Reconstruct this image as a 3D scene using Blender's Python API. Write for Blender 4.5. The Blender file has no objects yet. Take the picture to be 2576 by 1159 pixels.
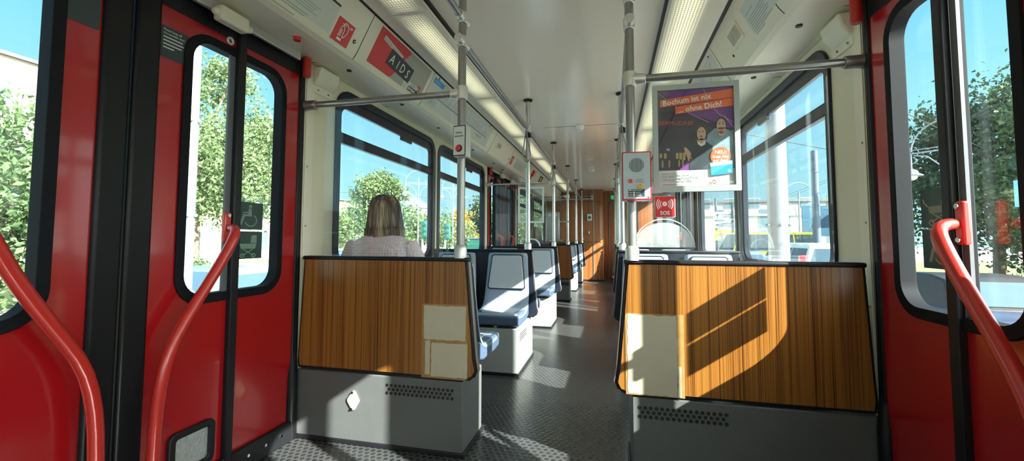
import bpy, bmesh, math, random
import numpy as np
from mathutils import Vector, Matrix
from mathutils.geometry import tessellate_polygon
random.seed(7)
PI = math.pi
sc = bpy.context.scene
COL = sc.collection

# ------------------------------------------------------------------ camera
H = 1.05                      # eye height above the tram floor
def cam_axes(yaw, pitch, roll):
    f = Vector((-math.sin(yaw)*math.cos(pitch), math.cos(yaw)*math.cos(pitch), math.sin(pitch)))
    r = Vector((math.cos(yaw), math.sin(yaw), 0)); u = r.cross(f)
    return r*math.cos(roll)+u*math.sin(roll), -r*math.sin(roll)+u*math.cos(roll), f
r_, u_, f_ = cam_axes(.23, .0566, .0021)
cd = bpy.data.cameras.new('camera'); cam = bpy.data.objects.new('camera', cd); COL.objects.link(cam)
mw = Matrix.Identity(4)
for i in range(3):
    mw[i][0], mw[i][1], mw[i][2] = r_[i], u_[i], -f_[i]
mw[0][3], mw[1][3], mw[2][3] = 0, 0, H
cam.matrix_world = mw
cd.sensor_width = 36; cd.lens = 36*1069.2/2576; cd.shift_y = -39.1/2576; cd.clip_start = .02; cd.clip_end = 500
sc.camera = cam

# ------------------------------------------------------------------ world, sun, exposure
w = bpy.data.worlds.new('sky'); sc.world = w; w.use_nodes = True
nt = w.node_tree; nt.nodes.clear()
out = nt.nodes.new('ShaderNodeOutputWorld'); bg = nt.nodes.new('ShaderNodeBackground')
tc = nt.nodes.new('ShaderNodeTexCoord'); sx = nt.nodes.new('ShaderNodeSeparateXYZ'); cr = nt.nodes.new('ShaderNodeValToRGB')
cr.color_ramp.elements[0].position = .0; cr.color_ramp.elements[0].color = (.42, .60, .66, 1)
e = cr.color_ramp.elements.new(.12); e.color = (.32, .58, .66, 1)
e = cr.color_ramp.elements.new(.35); e.color = (.17, .44, .62, 1)
cr.color_ramp.elements[-1].position = .9; cr.color_ramp.elements[-1].color = (.07, .22, .45, 1)
nt.links.new(tc.outputs['Generated'], sx.inputs[0]); nt.links.new(sx.outputs['Z'], cr.inputs[0])
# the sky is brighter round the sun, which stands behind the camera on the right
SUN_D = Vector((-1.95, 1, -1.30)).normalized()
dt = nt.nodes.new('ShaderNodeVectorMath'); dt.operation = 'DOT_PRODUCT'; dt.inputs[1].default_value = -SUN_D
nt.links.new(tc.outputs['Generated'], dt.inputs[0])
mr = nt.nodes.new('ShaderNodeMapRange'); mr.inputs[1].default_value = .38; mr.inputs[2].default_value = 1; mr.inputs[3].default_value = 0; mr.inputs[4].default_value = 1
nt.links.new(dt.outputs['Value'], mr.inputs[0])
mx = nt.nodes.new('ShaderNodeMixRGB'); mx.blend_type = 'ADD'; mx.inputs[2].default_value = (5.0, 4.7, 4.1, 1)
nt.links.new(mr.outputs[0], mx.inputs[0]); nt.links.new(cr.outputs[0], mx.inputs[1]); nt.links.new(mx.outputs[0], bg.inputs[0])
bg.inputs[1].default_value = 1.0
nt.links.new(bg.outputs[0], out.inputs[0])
sl = bpy.data.lights.new('sun', 'SUN'); sl.energy = 14.5; sl.angle = .009; sl.color = (1, .94, .82)
so = bpy.data.objects.new('sun', sl); COL.objects.link(so)
so.rotation_euler = SUN_D.to_track_quat('-Z', 'Y').to_euler(); so.location = (4, -3, 12)
sc.view_settings.view_transform = 'Standard'; sc.view_settings.look = 'None'
sc.view_settings.exposure = 1.08; sc.view_settings.gamma = 1; sc.view_settings.use_curve_mapping = False
sc.cycles.max_bounces = 12; sc.cycles.diffuse_bounces = 7; sc.cycles.transparent_max_bounces = 24
sc.cycles.caustics_reflective = False; sc.cycles.caustics_refractive = False; sc.cycles.sample_clamp_indirect = 6

# ------------------------------------------------------------------ materials
def M(name, c, rough=.5, metal=0, var=.08, scale=6, bump=0, bscale=60, coat=0, emis=None, es=1, stretch=None, transl=0, spec=.5):
    m = bpy.data.materials.new(name); m.use_nodes = True; t = m.node_tree; b = t.nodes['Principled BSDF']
    b.inputs['Roughness'].default_value = rough; b.inputs['Metallic'].default_value = metal
    b.inputs['Specular IOR Level'].default_value = spec
    if coat: b.inputs['Coat Weight'].default_value = coat; b.inputs['Coat Roughness'].default_value = .08
    co = t.nodes.new('ShaderNodeTexCoord'); mp = t.nodes.new('ShaderNodeMapping'); t.links.new(co.outputs['Object'], mp.inputs[0])
    if stretch: mp.inputs['Scale'].default_value = stretch
    n = t.nodes.new('ShaderNodeTexNoise'); n.inputs['Scale'].default_value = scale; n.inputs['Detail'].default_value = 5
    t.links.new(mp.outputs[0], n.inputs[0])
    mix = t.nodes.new('ShaderNodeMixRGB'); mix.inputs[1].default_value = (*[x*(1-var) for x in c], 1); mix.inputs[2].default_value = (*[min(1, x*(1+var)) for x in c], 1)
    t.links.new(n.outputs[0], mix.inputs[0]); t.links.new(mix.outputs[0], b.inputs['Base Color'])
    if bump:
        n2 = t.nodes.new('ShaderNodeTexNoise'); n2.inputs['Scale'].default_value = bscale; n2.inputs['Detail'].default_value = 3
        t.links.new(mp.outputs[0], n2.inputs[0]); bp = t.nodes.new('ShaderNodeBump'); bp.inputs['Strength'].default_value = bump; bp.inputs['Distance'].default_value = .004
        t.links.new(n2.outputs[0], bp.inputs['Height']); t.links.new(bp.outputs[0], b.inputs['Normal'])
    if emis: b.inputs['Emission Color'].default_value = (*emis, 1); b.inputs['Emission Strength'].default_value = es
    if transl:
        tr = t.nodes.new('ShaderNodeBsdfTranslucent'); t.links.new(mix.outputs[0], tr.inputs[0]); ms = t.nodes.new('ShaderNodeMixShader'); ms.inputs[0].default_value = transl
        t.links.new(b.outputs[0], ms.inputs[1]); t.links.new(tr.outputs[0], ms.inputs[2]); t.links.new(ms.outputs[0], t.nodes['Material Output'].inputs[0])
    return m

def ramp(t, stops):
    r = t.nodes.new('ShaderNodeValToRGB'); el = r.color_ramp.elements
    el[0].position, el[0].color = stops[0][0], (*stops[0][1], 1); el[1].position, el[1].color = stops[-1][0], (*stops[-1][1], 1)
    for p, c in stops[1:-1]:
        k = el.new(p); k.color = (*c, 1)
    return r

def wood_mat(name, stops, s1=(95, 95, 1.2), s2=(22, 22, .6), rough=.3, k=.45):
    m = bpy.data.materials.new(name); m.use_nodes = True; t = m.node_tree; b = t.nodes['Principled BSDF']; b.inputs['Roughness'].default_value = rough
    co = t.nodes.new('ShaderNodeTexCoord'); ns = []
    for s, d in ((s1, 4), (s2, 3)):
        mp = t.nodes.new('ShaderNodeMapping'); mp.inputs['Scale'].default_value = s; t.links.new(co.outputs['Object'], mp.inputs[0])
        n = t.nodes.new('ShaderNodeTexNoise'); n.inputs['Scale'].default_value = 1; n.inputs['Detail'].default_value = d; t.links.new(mp.outputs[0], n.inputs[0]); ns.append(n)
    mx_ = t.nodes.new('ShaderNodeMixRGB'); mx_.inputs[0].default_value = k; t.links.new(ns[0].outputs[0], mx_.inputs[1]); t.links.new(ns[1].outputs[0], mx_.inputs[2])
    r = ramp(t, stops); t.links.new(mx_.outputs[0], r.inputs[0]); t.links.new(r.outputs[0], b.inputs['Base Color'])
    return m

def glass_mat(name, tint=(.93, .97, .96), refl=1.0, dirt=.03, rough=.0):
    m = bpy.data.materials.new(name); m.use_nodes = True; t = m.node_tree; t.nodes.remove(t.nodes['Principled BSDF']); o = t.nodes['Material Output']
    tr = t.nodes.new('ShaderNodeBsdfTransparent'); tr.inputs[0].default_value = (*tint, 1)
    gl = t.nodes.new('ShaderNodeBsdfGlossy'); gl.inputs['Roughness'].default_value = rough
    lw = t.nodes.new('ShaderNodeLayerWeight'); lw.inputs[0].default_value = .5      # facing = 1-|cos|, the same on both sides of a thin pane
    pw = t.nodes.new('ShaderNodeMath'); pw.operation = 'POWER'; pw.inputs[1].default_value = 5; t.links.new(lw.outputs['Facing'], pw.inputs[0])
    mu = t.nodes.new('ShaderNodeMath'); mu.operation = 'MULTIPLY_ADD'; mu.inputs[1].default_value = .8*refl; mu.inputs[2].default_value = .035*refl; t.links.new(pw.outputs[0], mu.inputs[0])
    m1 = t.nodes.new('ShaderNodeMixShader'); t.links.new(mu.outputs[0], m1.inputs[0]); t.links.new(tr.outputs[0], m1.inputs[1]); t.links.new(gl.outputs[0], m1.inputs[2])
    df = t.nodes.new('ShaderNodeBsdfDiffuse'); df.inputs[0].default_value = (.7, .75, .75, 1)
    co = t.nodes.new('ShaderNodeTexCoord'); n = t.nodes.new('ShaderNodeTexNoise'); n.inputs['Scale'].default_value = 4; n.inputs['Detail'].default_value = 6; t.links.new(co.outputs['Object'], n.inputs[0])
    m2 = t.nodes.new('ShaderNodeMath'); m2.operation = 'MULTIPLY'; m2.inputs[1].default_value = dirt*2; t.links.new(n.outputs[0], m2.inputs[0])
    m3 = t.nodes.new('ShaderNodeMixShader'); t.links.new(m2.outputs[0], m3.inputs[0]); t.links.new(m1.outputs[0], m3.inputs[1]); t.links.new(df.outputs[0], m3.inputs[2])
    t.links.new(m3.outputs[0], o.inputs[0]); return m

def floor_mat():
    m = M('rubber_floor', (.022, .023, .028), .26, var=.35, scale=3, spec=.6); t = m.node_tree; b = t.nodes['Principled BSDF']
    co = t.nodes.new('ShaderNodeTexCoord')
    hs = []
    for off in ((0, 0, 0), (.5, .866, 0)):       # studs on a staggered grid
        mp = t.nodes.new('ShaderNodeMapping'); mp.inputs['Scale'].default_value = (1/.034, 1/.034, 0); mp.inputs['Location'].default_value = off
        t.links.new(co.outputs['Object'], mp.inputs[0])
        v = t.nodes.new('ShaderNodeVectorMath'); v.operation = 'WRAP' ; v.inputs[1].default_value = (.5, .866, 1); v.inputs[2].default_value = (-.5, -.866, -1)
        t.links.new(mp.outputs[0], v.inputs[0]); l = t.nodes.new('ShaderNodeVectorMath'); l.operation = 'LENGTH'; t.links.new(v.outputs[0], l.inputs[0]); hs.append(l)
    mn = t.nodes.new('ShaderNodeMath'); mn.operation = 'MINIMUM'; t.links.new(hs[0].outputs['Value'], mn.inputs[0]); t.links.new(hs[1].outputs['Value'], mn.inputs[1])
    mr_ = t.nodes.new('ShaderNodeMapRange'); mr_.inputs[1].default_value = .28; mr_.inputs[2].default_value = .36; mr_.inputs[3].default_value = 1; mr_.inputs[4].default_value = 0
    t.links.new(mn.outputs[0], mr_.inputs[0])
    bp = t.nodes.new('ShaderNodeBump'); bp.inputs['Strength'].default_value = .6; bp.inputs['Distance'].default_value = .0015; t.links.new(mr_.outputs[0], bp.inputs['Height']); t.links.new(bp.outputs[0], b.inputs['Normal'])
    # dust lies between the studs
    base = b.inputs['Base Color'].links[0].from_socket
    mix = t.nodes.new('ShaderNodeMixRGB'); mix.inputs[1].default_value = (.066, .066, .066, 1); t.links.new(mr_.outputs[0], mix.inputs[0]); t.links.new(base, mix.inputs[2]); t.links.new(mix.outputs[0], b.inputs['Base Color'])
    return m

def diffuser_mat():
    m = M('light_diffuser', (.62, .6, .48), .35, var=.03); t = m.node_tree; b = t.nodes['Principled BSDF']
    co = t.nodes.new('ShaderNodeTexCoord'); br = t.nodes.new('ShaderNodeTexBrick'); br.offset = 0
    br.inputs['Color1'].default_value = (1, 1, 1, 1); br.inputs['Color2'].default_value = (.94, .94, .94, 1); br.inputs['Mortar'].default_value = (.22, .22, .17, 1)
    br.inputs['Scale'].default_value = 1; br.inputs['Brick Width'].default_value = .016; br.inputs['Row Height'].default_value = .02; br.inputs['Mortar Size'].default_value = .0026
    t.links.new(co.outputs['Object'], br.inputs[0])
    # tube glow painted into the cover's emission: brightest in the middle of each cover
    sp = t.nodes.new('ShaderNodeSeparateXYZ'); t.links.new(co.outputs['Object'], sp.inputs[0])
    def bell(o_, half, soft):
        a = t.nodes.new('ShaderNodeMath'); a.operation = 'ABSOLUTE'; t.links.new(o_, a.inputs[0])
        k = t.nodes.new('ShaderNodeMapRange'); k.interpolation_type = 'SMOOTHSTEP'; k.inputs[1].default_value = half-soft; k.inputs[2].default_value = half; k.inputs[3].default_value = 1; k.inputs[4].default_value = .3; t.links.new(a.outputs[0], k.inputs[0]); return k.outputs[0]
    mu = t.nodes.new('ShaderNodeMath'); mu.operation = 'MULTIPLY'; t.links.new(bell(sp.outputs['X'], .088, .075), mu.inputs[0]); t.links.new(bell(sp.outputs['Y'], .68, .22), mu.inputs[1])
    mc = t.nodes.new('ShaderNodeMixRGB'); mc.blend_type = 'MULTIPLY'; mc.inputs[0].default_value = 1; mc.inputs[2].default_value = (1, .96, .62, 1); t.links.new(br.outputs[0], mc.inputs[1])
    t.links.new(mc.outputs[0], b.inputs['Emission Color'])
    m2 = t.nodes.new('ShaderNodeMath'); m2.operation = 'MULTIPLY'; m2.inputs[1].default_value = LAMP; t.links.new(mu.outputs[0], m2.inputs[0]); t.links.new(m2.outputs[0], b.inputs['Emission Strength'])
    return m
LAMP = .52

WOODZ = wood_mat('zebrano_laminate', [(.36, (.030, .009, .003)), (.42, (.12, .040, .008)), (.47, (.23, .088, .016)), (.60, (.33, .14, .026)), (.72, (.17, .062, .012))], s1=(300, 300, .9), s2=(55, 55, .4), k=.38)
WOODB = wood_mat('teak_laminate', [(.32, (.13, .038, .011)), (.5, (.27, .092, .026)), (.68, (.34, .13, .040))], s1=(90, 90, .8), s2=(18, 18, .4), rough=.32)
RED = M('red_lacquer', (.40, .006, .010), .25, var=.10, scale=3, coat=.6, bump=.03, bscale=25)
REDH = M('red_powder_coat', (.52, .025, .018), .30, var=.05, coat=.3)
RUB = M('black_rubber', (.007, .007, .009), .45, var=.3, bump=.1, spec=.25)
BLK = M('black_edging', (.012, .012, .015), .45, var=.3, spec=.3)
NAVY = M('navy_gasket', (.012, .016, .030), .3, var=.3, spec=.35)
CREAM = M('cream_wall_panel', (.76, .70, .54), .42, var=.06, scale=3, bump=.06, bscale=200)
CREAM2 = M('cream_ceiling_cove', (.80, .75, .62), .35, var=.05, scale=3, bump=.04, bscale=200)
CEIL = M('glossy_ceiling_laminate', (.84, .765, .65), .16, var=.05, scale=2, bump=.02, bscale=9, stretch=(1, .15, 1), spec=.7)
GREYP = M('grey_painted_steel', (.36, .38, .37), .4, var=.08, bump=.05, bscale=120)
GREYD = M('grey_heater_box', (.112, .118, .120), .42, var=.10, scale=9, bump=.08, bscale=150)
SEAT = M('blue_grey_seat_shell', (.23, .29, .37), .3, var=.05, coat=.2)
CUSH = M('shaded_blue_seat_cushion', (.075, .11, .18), .35, var=.08)  # seat blue darkened: shade on the cushion front put into the colour
PAD = M('light_grey_seat_pad', (.40, .43, .47), .5, var=.06, bump=.05, bscale=300)
STEEL = M('brushed_steel', (.50, .50, .50), .27, metal=1, var=.06, bump=.03, bscale=200)
TAUPE = M('grey_coated_tube', (.30, .295, .285), .3, metal=.7, var=.06)
ALU = M('cast_aluminium', (.66, .65, .62), .38, metal=.75, var=.06)
ALU2 = M('anodised_aluminium', (.36, .40, .39), .38, metal=.5, var=.05)
CHROME = M('chrome', (.85, .85, .85), .1, metal=1, var=.02)
GLASS = glass_mat('window_glass', (.92, .975, .98), 1.0, .010)
PGLASS = glass_mat('partition_glass', (.95, .975, .975), .9, .010)
DGLASS = glass_mat('door_glass', (.92, .975, .985), 1.0, .014)
WHITE = M('white_print', (.80, .80, .78), .5, var=.02)
PAPER = M('notice_paper', (.60, .63, .60), .5, var=.03)
GPRINT = M('grey_print', (.38, .40, .40), .6, var=.05)
BPRINT = M('black_print', (.015, .015, .016), .4, var=.1)
RPRINT = M('red_print', (.62, .025, .03), .4, var=.05)
ORANGE = M('orange_print', (.85, .13, .03), .4, var=.04)
BLUEP = M('blue_print', (.02, .30, .68), .4, var=.04)
PURP = M('purple_print', (.16, .03, .22), .4, var=.3, scale=12)
PURPD = M('dark_purple_print', (.03, .012, .04), .4, var=.4, scale=12)
LILAC = M('lilac_print', (.55, .28, .62), .4, var=.1)
SKINP = M('skin_print', (.62, .36, .26), .5, var=.06)
HAIRP = M('dark_hair_print', (.05, .03, .02), .5, var=.2)
JACKP = M('jacket_print', (.03, .04, .05), .4, var=.5, scale=20)
SILVP = M('silver_blue_print', (.25, .33, .38), .4, var=.5, scale=25)
GOLDP = M('warm_light_print', (.50, .36, .10), .4, var=.3)
DGREEN = M('dark_green_film', (.025, .055, .05), .35, var=.1)
PICTO = M('pale_pictogram', (.28, .42, .34), .5, var=.05, transl=.3)
PICTO2 = M('cream_pictogram', (.70, .60, .42), .5, var=.05, transl=.5)
SLATE = M('slate_sticker', (.03, .05, .06), .4, var=.15)
YEL = M('amber_button', (.85, .42, .02), .35, var=.05)
PATCH = M('old_adhesive_backing', (.50, .455, .34), .55, var=.08, scale=14)
GLUE = M('brown_glue_residue', (.34, .19, .06), .55, var=.35, scale=30)
BROWN = M('brown_edge_strip', (.22, .18, .16), .45, var=.1)
REDB = M('red_button', (.70, .015, .02), .25, var=.04, coat=.5)
LPRINT = M('line_map_ink', (.10, .14, .20), .5)
FLOORM = floor_mat()
DIFF = diffuser_mat()

# ------------------------------------------------------------------ mesh builder
OFF = {}
def V3(p): return Vector(p)
class Fr:                                   # a flat frame: origin, right, up, outward normal
    def __init__(s, o, r, u, n=None):
        s.o, s.r, s.u = V3(o), V3(r).normalized(), V3(u).normalized(); s.n = V3(n).normalized() if n else s.r.cross(s.u)
    def p(s, a, b, c=0): return s.o+s.r*a+s.u*b+s.n*c
    def at(s, a, b, rot=0):
        c, d = math.cos(rot), math.sin(rot); return Fr(s.p(a, b), s.r*c+s.u*d, s.u*c-s.r*d, s.n)
def rrect(a0, b0, a1, b1, r=0, n=6, rs=None):  # corners bl, br, tr, tl
    rs = rs or (r,)*4; out_ = []
    for (cx, cy, sx_, sy_, st), q in zip(((a0, b0, 1, 1, PI), (a1, b0, -1, 1, 1.5*PI), (a1, b1, -1, -1, 0), (a0, b1, 1, -1, .5*PI)), rs):
        if q <= 0: out_.append((cx, cy)); continue
        for i in range(n+1):
            a = st+i*PI/2/n; out_.append((cx+sx_*q+q*math.cos(a), cy+sy_*q+q*math.sin(a)))
    return out_
def disc(cx, cy, rx, ry=None, n=24, a0=0, a1=2*PI):
    ry = ry or rx
    if abs(a1-a0-2*PI) < 1e-6: return [(cx+rx*math.cos(a0+i*2*PI/n), cy+ry*math.sin(a0+i*2*PI/n)) for i in range(n)]
    return [(cx+rx*math.cos(a0+i*(a1-a0)/n), cy+ry*math.sin(a0+i*(a1-a0)/n)) for i in range(n+1)]
def arc_band(cx, cy, r0, r1, a0, a1, n=14):
    return disc(cx, cy, r1, n=n, a0=a0, a1=a1)+list(reversed(disc(cx, cy, r0, n=n, a0=a0, a1=a1)))
def thick(pts, w_):                          # a polyline with a width
    L, R = [], []
    for i, p in enumerate(pts):
        a = pts[max(0, i-1)]; b = pts[min(len(pts)-1, i+1)]; dx, dy = b[0]-a[0], b[1]-a[1]; l = math.hypot(dx, dy) or 1
        L.append((p[0]-dy/l*w_/2, p[1]+dx/l*w_/2)); R.append((p[0]+dy/l*w_/2, p[1]-dx/l*w_/2))
    return L+R[::-1]

class MB:
    def __init__(s): s.v, s.f = [], []
    def add(s, vs, fs):
        b = len(s.v); s.v += [tuple(x) for x in vs]; s.f += [tuple(i+b for i in q) for q in fs]; return s
    def box(s, x0, x1, y0, y1, z0, z1):
        return s.add([(x, y, z) for z in (z0, z1) for y in (y0, y1) for x in (x0, x1)], [(0, 2, 3, 1), (4, 5, 7, 6), (0, 1, 5, 4), (2, 6, 7, 3), (0, 4, 6, 2), (1, 3, 7, 5)])
    def plate(s, loops, fr, t0, t1):
        flat = [p for l in loops for p in l]; n = len(flat)
        if len(loops) == 2 and len(loops[0]) == len(loops[1]) and len(loops[0]) < 40 and abs(loops[0][0][0]-loops[1][0][0]) < .12:
            k = len(loops[0]); tr = [(i, (i+1) % k, k+(i+1) % k, k+i) for i in range(k)]       # a ring between two matching outlines
        else: tr = tessellate_polygon([[Vector((a, b, 0)) for a, b in l] for l in loops])
        vs = [fr.p(a, b, t0) for a, b in flat]+[fr.p(a, b, t1) for a, b in flat]
        fs = [tuple(q) for q in tr]+[tuple(i+n for i in reversed(q)) for q in tr]; k = 0
        for l in loops:
            m_ = len(l); fs += [(k+i, k+(i+1) % m_, n+k+(i+1) % m_, n+k+i) for i in range(m_)]; k += m_
        return s.add(vs, fs)
    def rect(s, fr, a0, b0, a1, b1, t0=0, t1=.001, r=0): return s.plate([rrect(a0, b0, a1, b1, r)], fr, t0, t1)
    def loft(s, rings, caps=True, closed=False):
        n = len(rings[0]); vs = [p for r in rings for p in r]; fs = []; m_ = len(rings)
        for i in range(m_ if closed else m_-1):
            for j in range(n): fs.append((i*n+j, i*n+(j+1) % n, ((i+1) % m_)*n+(j+1) % n, ((i+1) % m_)*n+j))
        if caps and not closed: fs += [tuple(range(n-1, -1, -1)), tuple((m_-1)*n+j for j in range(n))]
        return s.add(vs, fs)
    def tube(s, pts, r, n=12, closed=False, sq=1):
        pts = [V3(p) for p in pts]; m_ = len(pts); rings = []; ref = None
        rr = r if isinstance(r, (list, tuple)) else [r]*m_
        for i, p in enumerate(pts):
            a = pts[(i-1) % m_] if closed or i else p; b = pts[(i+1) % m_] if closed or i < m_-1 else p
            d = (b-a).normalized()
            if ref is None: ref = Vector((0, 0, 1)) if abs(d.z) < .9 else Vector((1, 0, 0))
            x = ref.cross(d).normalized(); y = d.cross(x).normalized(); ref = y
            rings.append([p+x*rr[i]*math.cos(2*PI*k/n)*sq+y*rr[i]*math.sin(2*PI*k/n) for k in range(n)])
        return s.loft(rings, True, closed)
    def cyl(s, p0, p1, r0, r1=None, n=20): return s.tube([p0, p1], [r0, r0 if r1 is None else r1], n)
    def lathe(s, prof, c, n=24):
        return s.loft([[(c[0]+r*math.cos(2*PI*k/n), c[1]+r*math.sin(2*PI*k/n), c[2]+z) for k in range(n)] for r, z in prof])
    def ball(s, c, r, n=14, m_=9):
        rx, ry, rz = r if isinstance(r, tuple) else (r,)*3
        return s.loft([[(c[0]+rx*math.sin(a)*math.cos(2*PI*k/n), c[1]+ry*math.sin(a)*math.sin(2*PI*k/n), c[2]-rz*math.cos(a)) for k in range(n)] for a in [max(.02, min(PI-.02, PI*i/m_)) for i in range(m_+1)]])
    def prism(s, poly, axis, a, b):
        n = len(poly)
        def q(p, h): return (h, p[0], p[1]) if axis == 'x' else (p[0], h, p[1]) if axis == 'y' else (p[0], p[1], h)
        return s.add([q(p, a) for p in poly]+[q(p, b) for p in poly], [tuple(range(n)), tuple(range(2*n-1, n-1, -1))]+[(i, (i+1) % n, n+(i+1) % n, n+i) for i in range(n)])
    def text(s, txt, size, fr, a, b, c=.001, align='LEFT', sxx=1, shear=0, t=.0004, bold=0):
        cu = bpy.data.curves.new('t', 'FONT'); cu.body = txt; cu.size = size; cu.align_x = align; cu.extrude = t; cu.resolution_u = 2; cu.offset = bold; cu.shear = shear
        o = bpy.data.objects.new('t', cu); COL.objects.link(o); dg = bpy.context.evaluated_depsgraph_get()
        me = bpy.data.meshes.new_from_object(o.evaluated_get(dg))
        vs = [fr.p(a+v.co.x*sxx, b+v.co.y, c+v.co.z) for v in me.vertices]; fs = [tuple(p.vertices) for p in me.polygons]
        bpy.data.objects.remove(o); bpy.data.meshes.remove(me); bpy.data.curves.remove(cu)
        return s.add(vs, fs)
    def build(s, name, mat, parent=None, smooth=True, bevel=0, org=None, subdiv=0, ang=35, seg=2, recalc=True):
        me = bpy.data.meshes.new(name); v = np.array(s.v, float)
        if parent is not None: L = OFF[parent.name]
        elif org is not None: L = Vector(org)
        else: mn, mxx = v.min(0), v.max(0); L = Vector(((mn[0]+mxx[0])/2, (mn[1]+mxx[1])/2, mn[2]))
        me.from_pydata((v-np.array(L)).tolist(), [], s.f)
        if recalc:
            bm = bmesh.new(); bm.from_mesh(me); bmesh.ops.recalc_face_normals(bm, faces=bm.faces); bm.to_mesh(me); bm.free()
        if smooth: me.shade_smooth(); me.set_sharp_from_angle(angle=math.radians(ang))
        me.materials.append(mat); o = bpy.data.objects.new(name, me); COL.objects.link(o); OFF[o.name] = L
        if parent is not None: o.parent = parent
        else: o.location = L
        if bevel:
            b = o.modifiers.new('bevel', 'BEVEL'); b.width = bevel; b.segments = seg; b.limit_method = 'ANGLE'; b.angle_limit = math.radians(40); b.harden_normals = False
        if subdiv:
            b = o.modifiers.new('sub', 'SUBSURF'); b.levels = b.render_levels = subdiv
        return o

def tag(o, label=None, cat=None, group=None, kind=None):
    if label: o['label'] = label
    if cat: o['category'] = cat
    if group: o['group'] = group
    if kind: o['kind'] = kind
    return o
def thing(name, loc, label=None, cat=None, group=None, kind=None):
    o = bpy.data.objects.new(name, None); o.empty_display_size = .05; COL.objects.link(o); o.location = loc; OFF[o.name] = Vector(loc)
    return tag(o, label, cat, group, kind)
KIDS = {}
def copy_tree(o, parent=None):
    c = o.copy(); COL.objects.link(c)
    if parent is not None: c.parent = parent
    for ch in [k for k in bpy.data.objects if k.parent == o and k.name != c.name]: copy_tree(ch, c)
    return c
def struct(o): o['kind'] = 'structure'; return o

XC = -.315                                   # middle of the car
def X(s, u): return XC+s*u
SIDE = {-1: 'left', 1: 'right'}
UW = 1.335                                   # half width of the room
WORD = {1: 'first', 2: 'second', 3: 'third', 4: 'fourth', 5: 'fifth', 6: 'sixth', 7: 'seventh', 8: 'eighth'}
Y_BACK, Y_END = -3.2, 11.0

# ------------------------------------------------------------------ the car body
o = struct(MB().box(X(-1, 1.42), X(1, 1.42), Y_BACK-.05, 12.0, -.06, 0).build('floor', FLOORM, smooth=False))

WINS = [(-3.05, -1.68), (-1.6, -.02), (2.275, 3.765), (3.855, 5.40), (7.42, 8.95), (9.03, 10.75)]
DOORS = [(1.125, .870), (6.43, .870)]
UD = 1.337                                   # the door leaves stand outside the wall lining
WZ0, WZ1 = .86, 1.985
def wall_side(s):
    fr = Fr((X(s, UW), 0, 0), (0, 1, 0), (0, 0, 1), (s, 0, 0))   # a = y, b = z, outward normal
    mb = MB(); z1 = 2.06
    ys = [Y_BACK]; segs = []
    for yc, hw in DOORS: segs.append((ys[-1], yc-hw)); ys.append(yc+hw)
    segs.append((ys[-1], Y_END+.3))
    for a, b in segs:
        loops = [[(a, 0), (b, 0), (b, z1), (a, z1)]]
        for w0, w1 in WINS:
            if w0 > a and w1 < b: loops.append(rrect(w0, WZ0, w1, WZ1, .13))
        mb.plate(loops, fr, 0, .05)
    for yc, hw in DOORS: mb.rect(fr, yc-hw, 2.045, yc+hw, 2.06, 0, .05)
    struct(mb.build('wall_'+SIDE[s], CREAM, smooth=True))
    return fr
WF = {s: wall_side(s) for s in (-1, 1)}
nwin = 0
for s in (-1, 1):
    fr = WF[s]
    for w0, w1 in WINS:
        nwin += 1
        root = thing('window_%d' % nwin, (X(s, UW), (w0+w1)/2, WZ0)); root['kind'] = 'structure'
        g = MB().plate([rrect(w0-.012, WZ0-.012, w1+.012, WZ1+.012, .14), rrect(w0+.035, WZ0+.035, w1-.035, WZ1-.035, .10)], fr, -.014, .006); g.plate([rrect(w0+.002, WZ0+.002, w1-.002, WZ1-.002, .13), rrect(w0+.045, WZ0+.045, w1-.045, WZ1-.045, .09)], fr, .006, .045)
        g.build('window_gasket', NAVY, root, bevel=.004)
        MB().rect(fr, w0+.03, 1.655, w1-.03, 1.715, .0, .04).build('transom_bar', NAVY, root, bevel=.006)
        v = MB().plate([rrect(w0+.035, 1.715, w1-.035, WZ1-.03, .09, rs=(.02, .02, .10, .10)), rrect(w0+.06, 1.722, w1-.06, WZ1-.10, .05, rs=(.01, .01, .06, .06))], fr, .004, .03)
        v.build('tilting_sash', NAVY, root, bevel=.003)
        h = MB(); yh = w0+.62*(w1-w0)
        h.rect(fr, yh-.09, WZ1-.135, yh+.09, WZ1-.10, -.004, .012, .008); h.build('sash_handle', NAVY, root, bevel=.003)
        MB().rect(fr, w0+.03, WZ0+.03, w1-.03, WZ1-.03, .02, .024, .09).build('window_pane', GLASS, root, smooth=False)

# wooden end wall with cupboards, rounded corner and a recessed driver's door
mb = MB(); mb.prism([(X(-1, 1.36), 11.0), (-.30, 11.0), (-.235, 11.02), (-.205, 11.06), (-.20, 11.12), (-.20, 11.55), (X(-1, 1.36), 11.55)], 'z', .03, 2.33)
struct(mb.build('wall_back', WOODB, smooth=True, ang=50))
mb = MB().box(-.20, X(1, 1.36), 11.5, 11.56, 0, 2.33); struct(mb.build('wall_end', WOODB))
t = MB()
for q in (2.005, .982): t.box(X(-1, 1.335), -.23, 10.993, 10.999, q-.004, q+.004)
for xq in (-1.10, ): t.box(xq-.003, xq+.003, 10.993, 10.999, .982, 2.0)
struct(t.build('trim_1', BLK))
t = MB().box(-.452, -.436, 10.988, 10.999, .03, 2.32); struct(t.build('trim_2', ALU2))
t = MB().box(X(-1, 1.335), -.2, 10.99, 11.0, 0, .03); struct(t.build('baseboard_back', BLK))
dr = thing('door_5', (.3, 11.49, 0)); dr['kind'] = 'structure'
MB().box(-.02, .62, 11.46, 11.498, .04, 1.98).build('door_panel', WOODB, dr)
MB().box(-.06, -.03, 11.47, 11.499, 0, 2.03).box(.63, .66, 11.47, 11.499, 0, 2.03).box(-.06, .66, 11.47, 11.499, 1.99, 2.03).build('door_frame', BROWN, dr)
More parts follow.
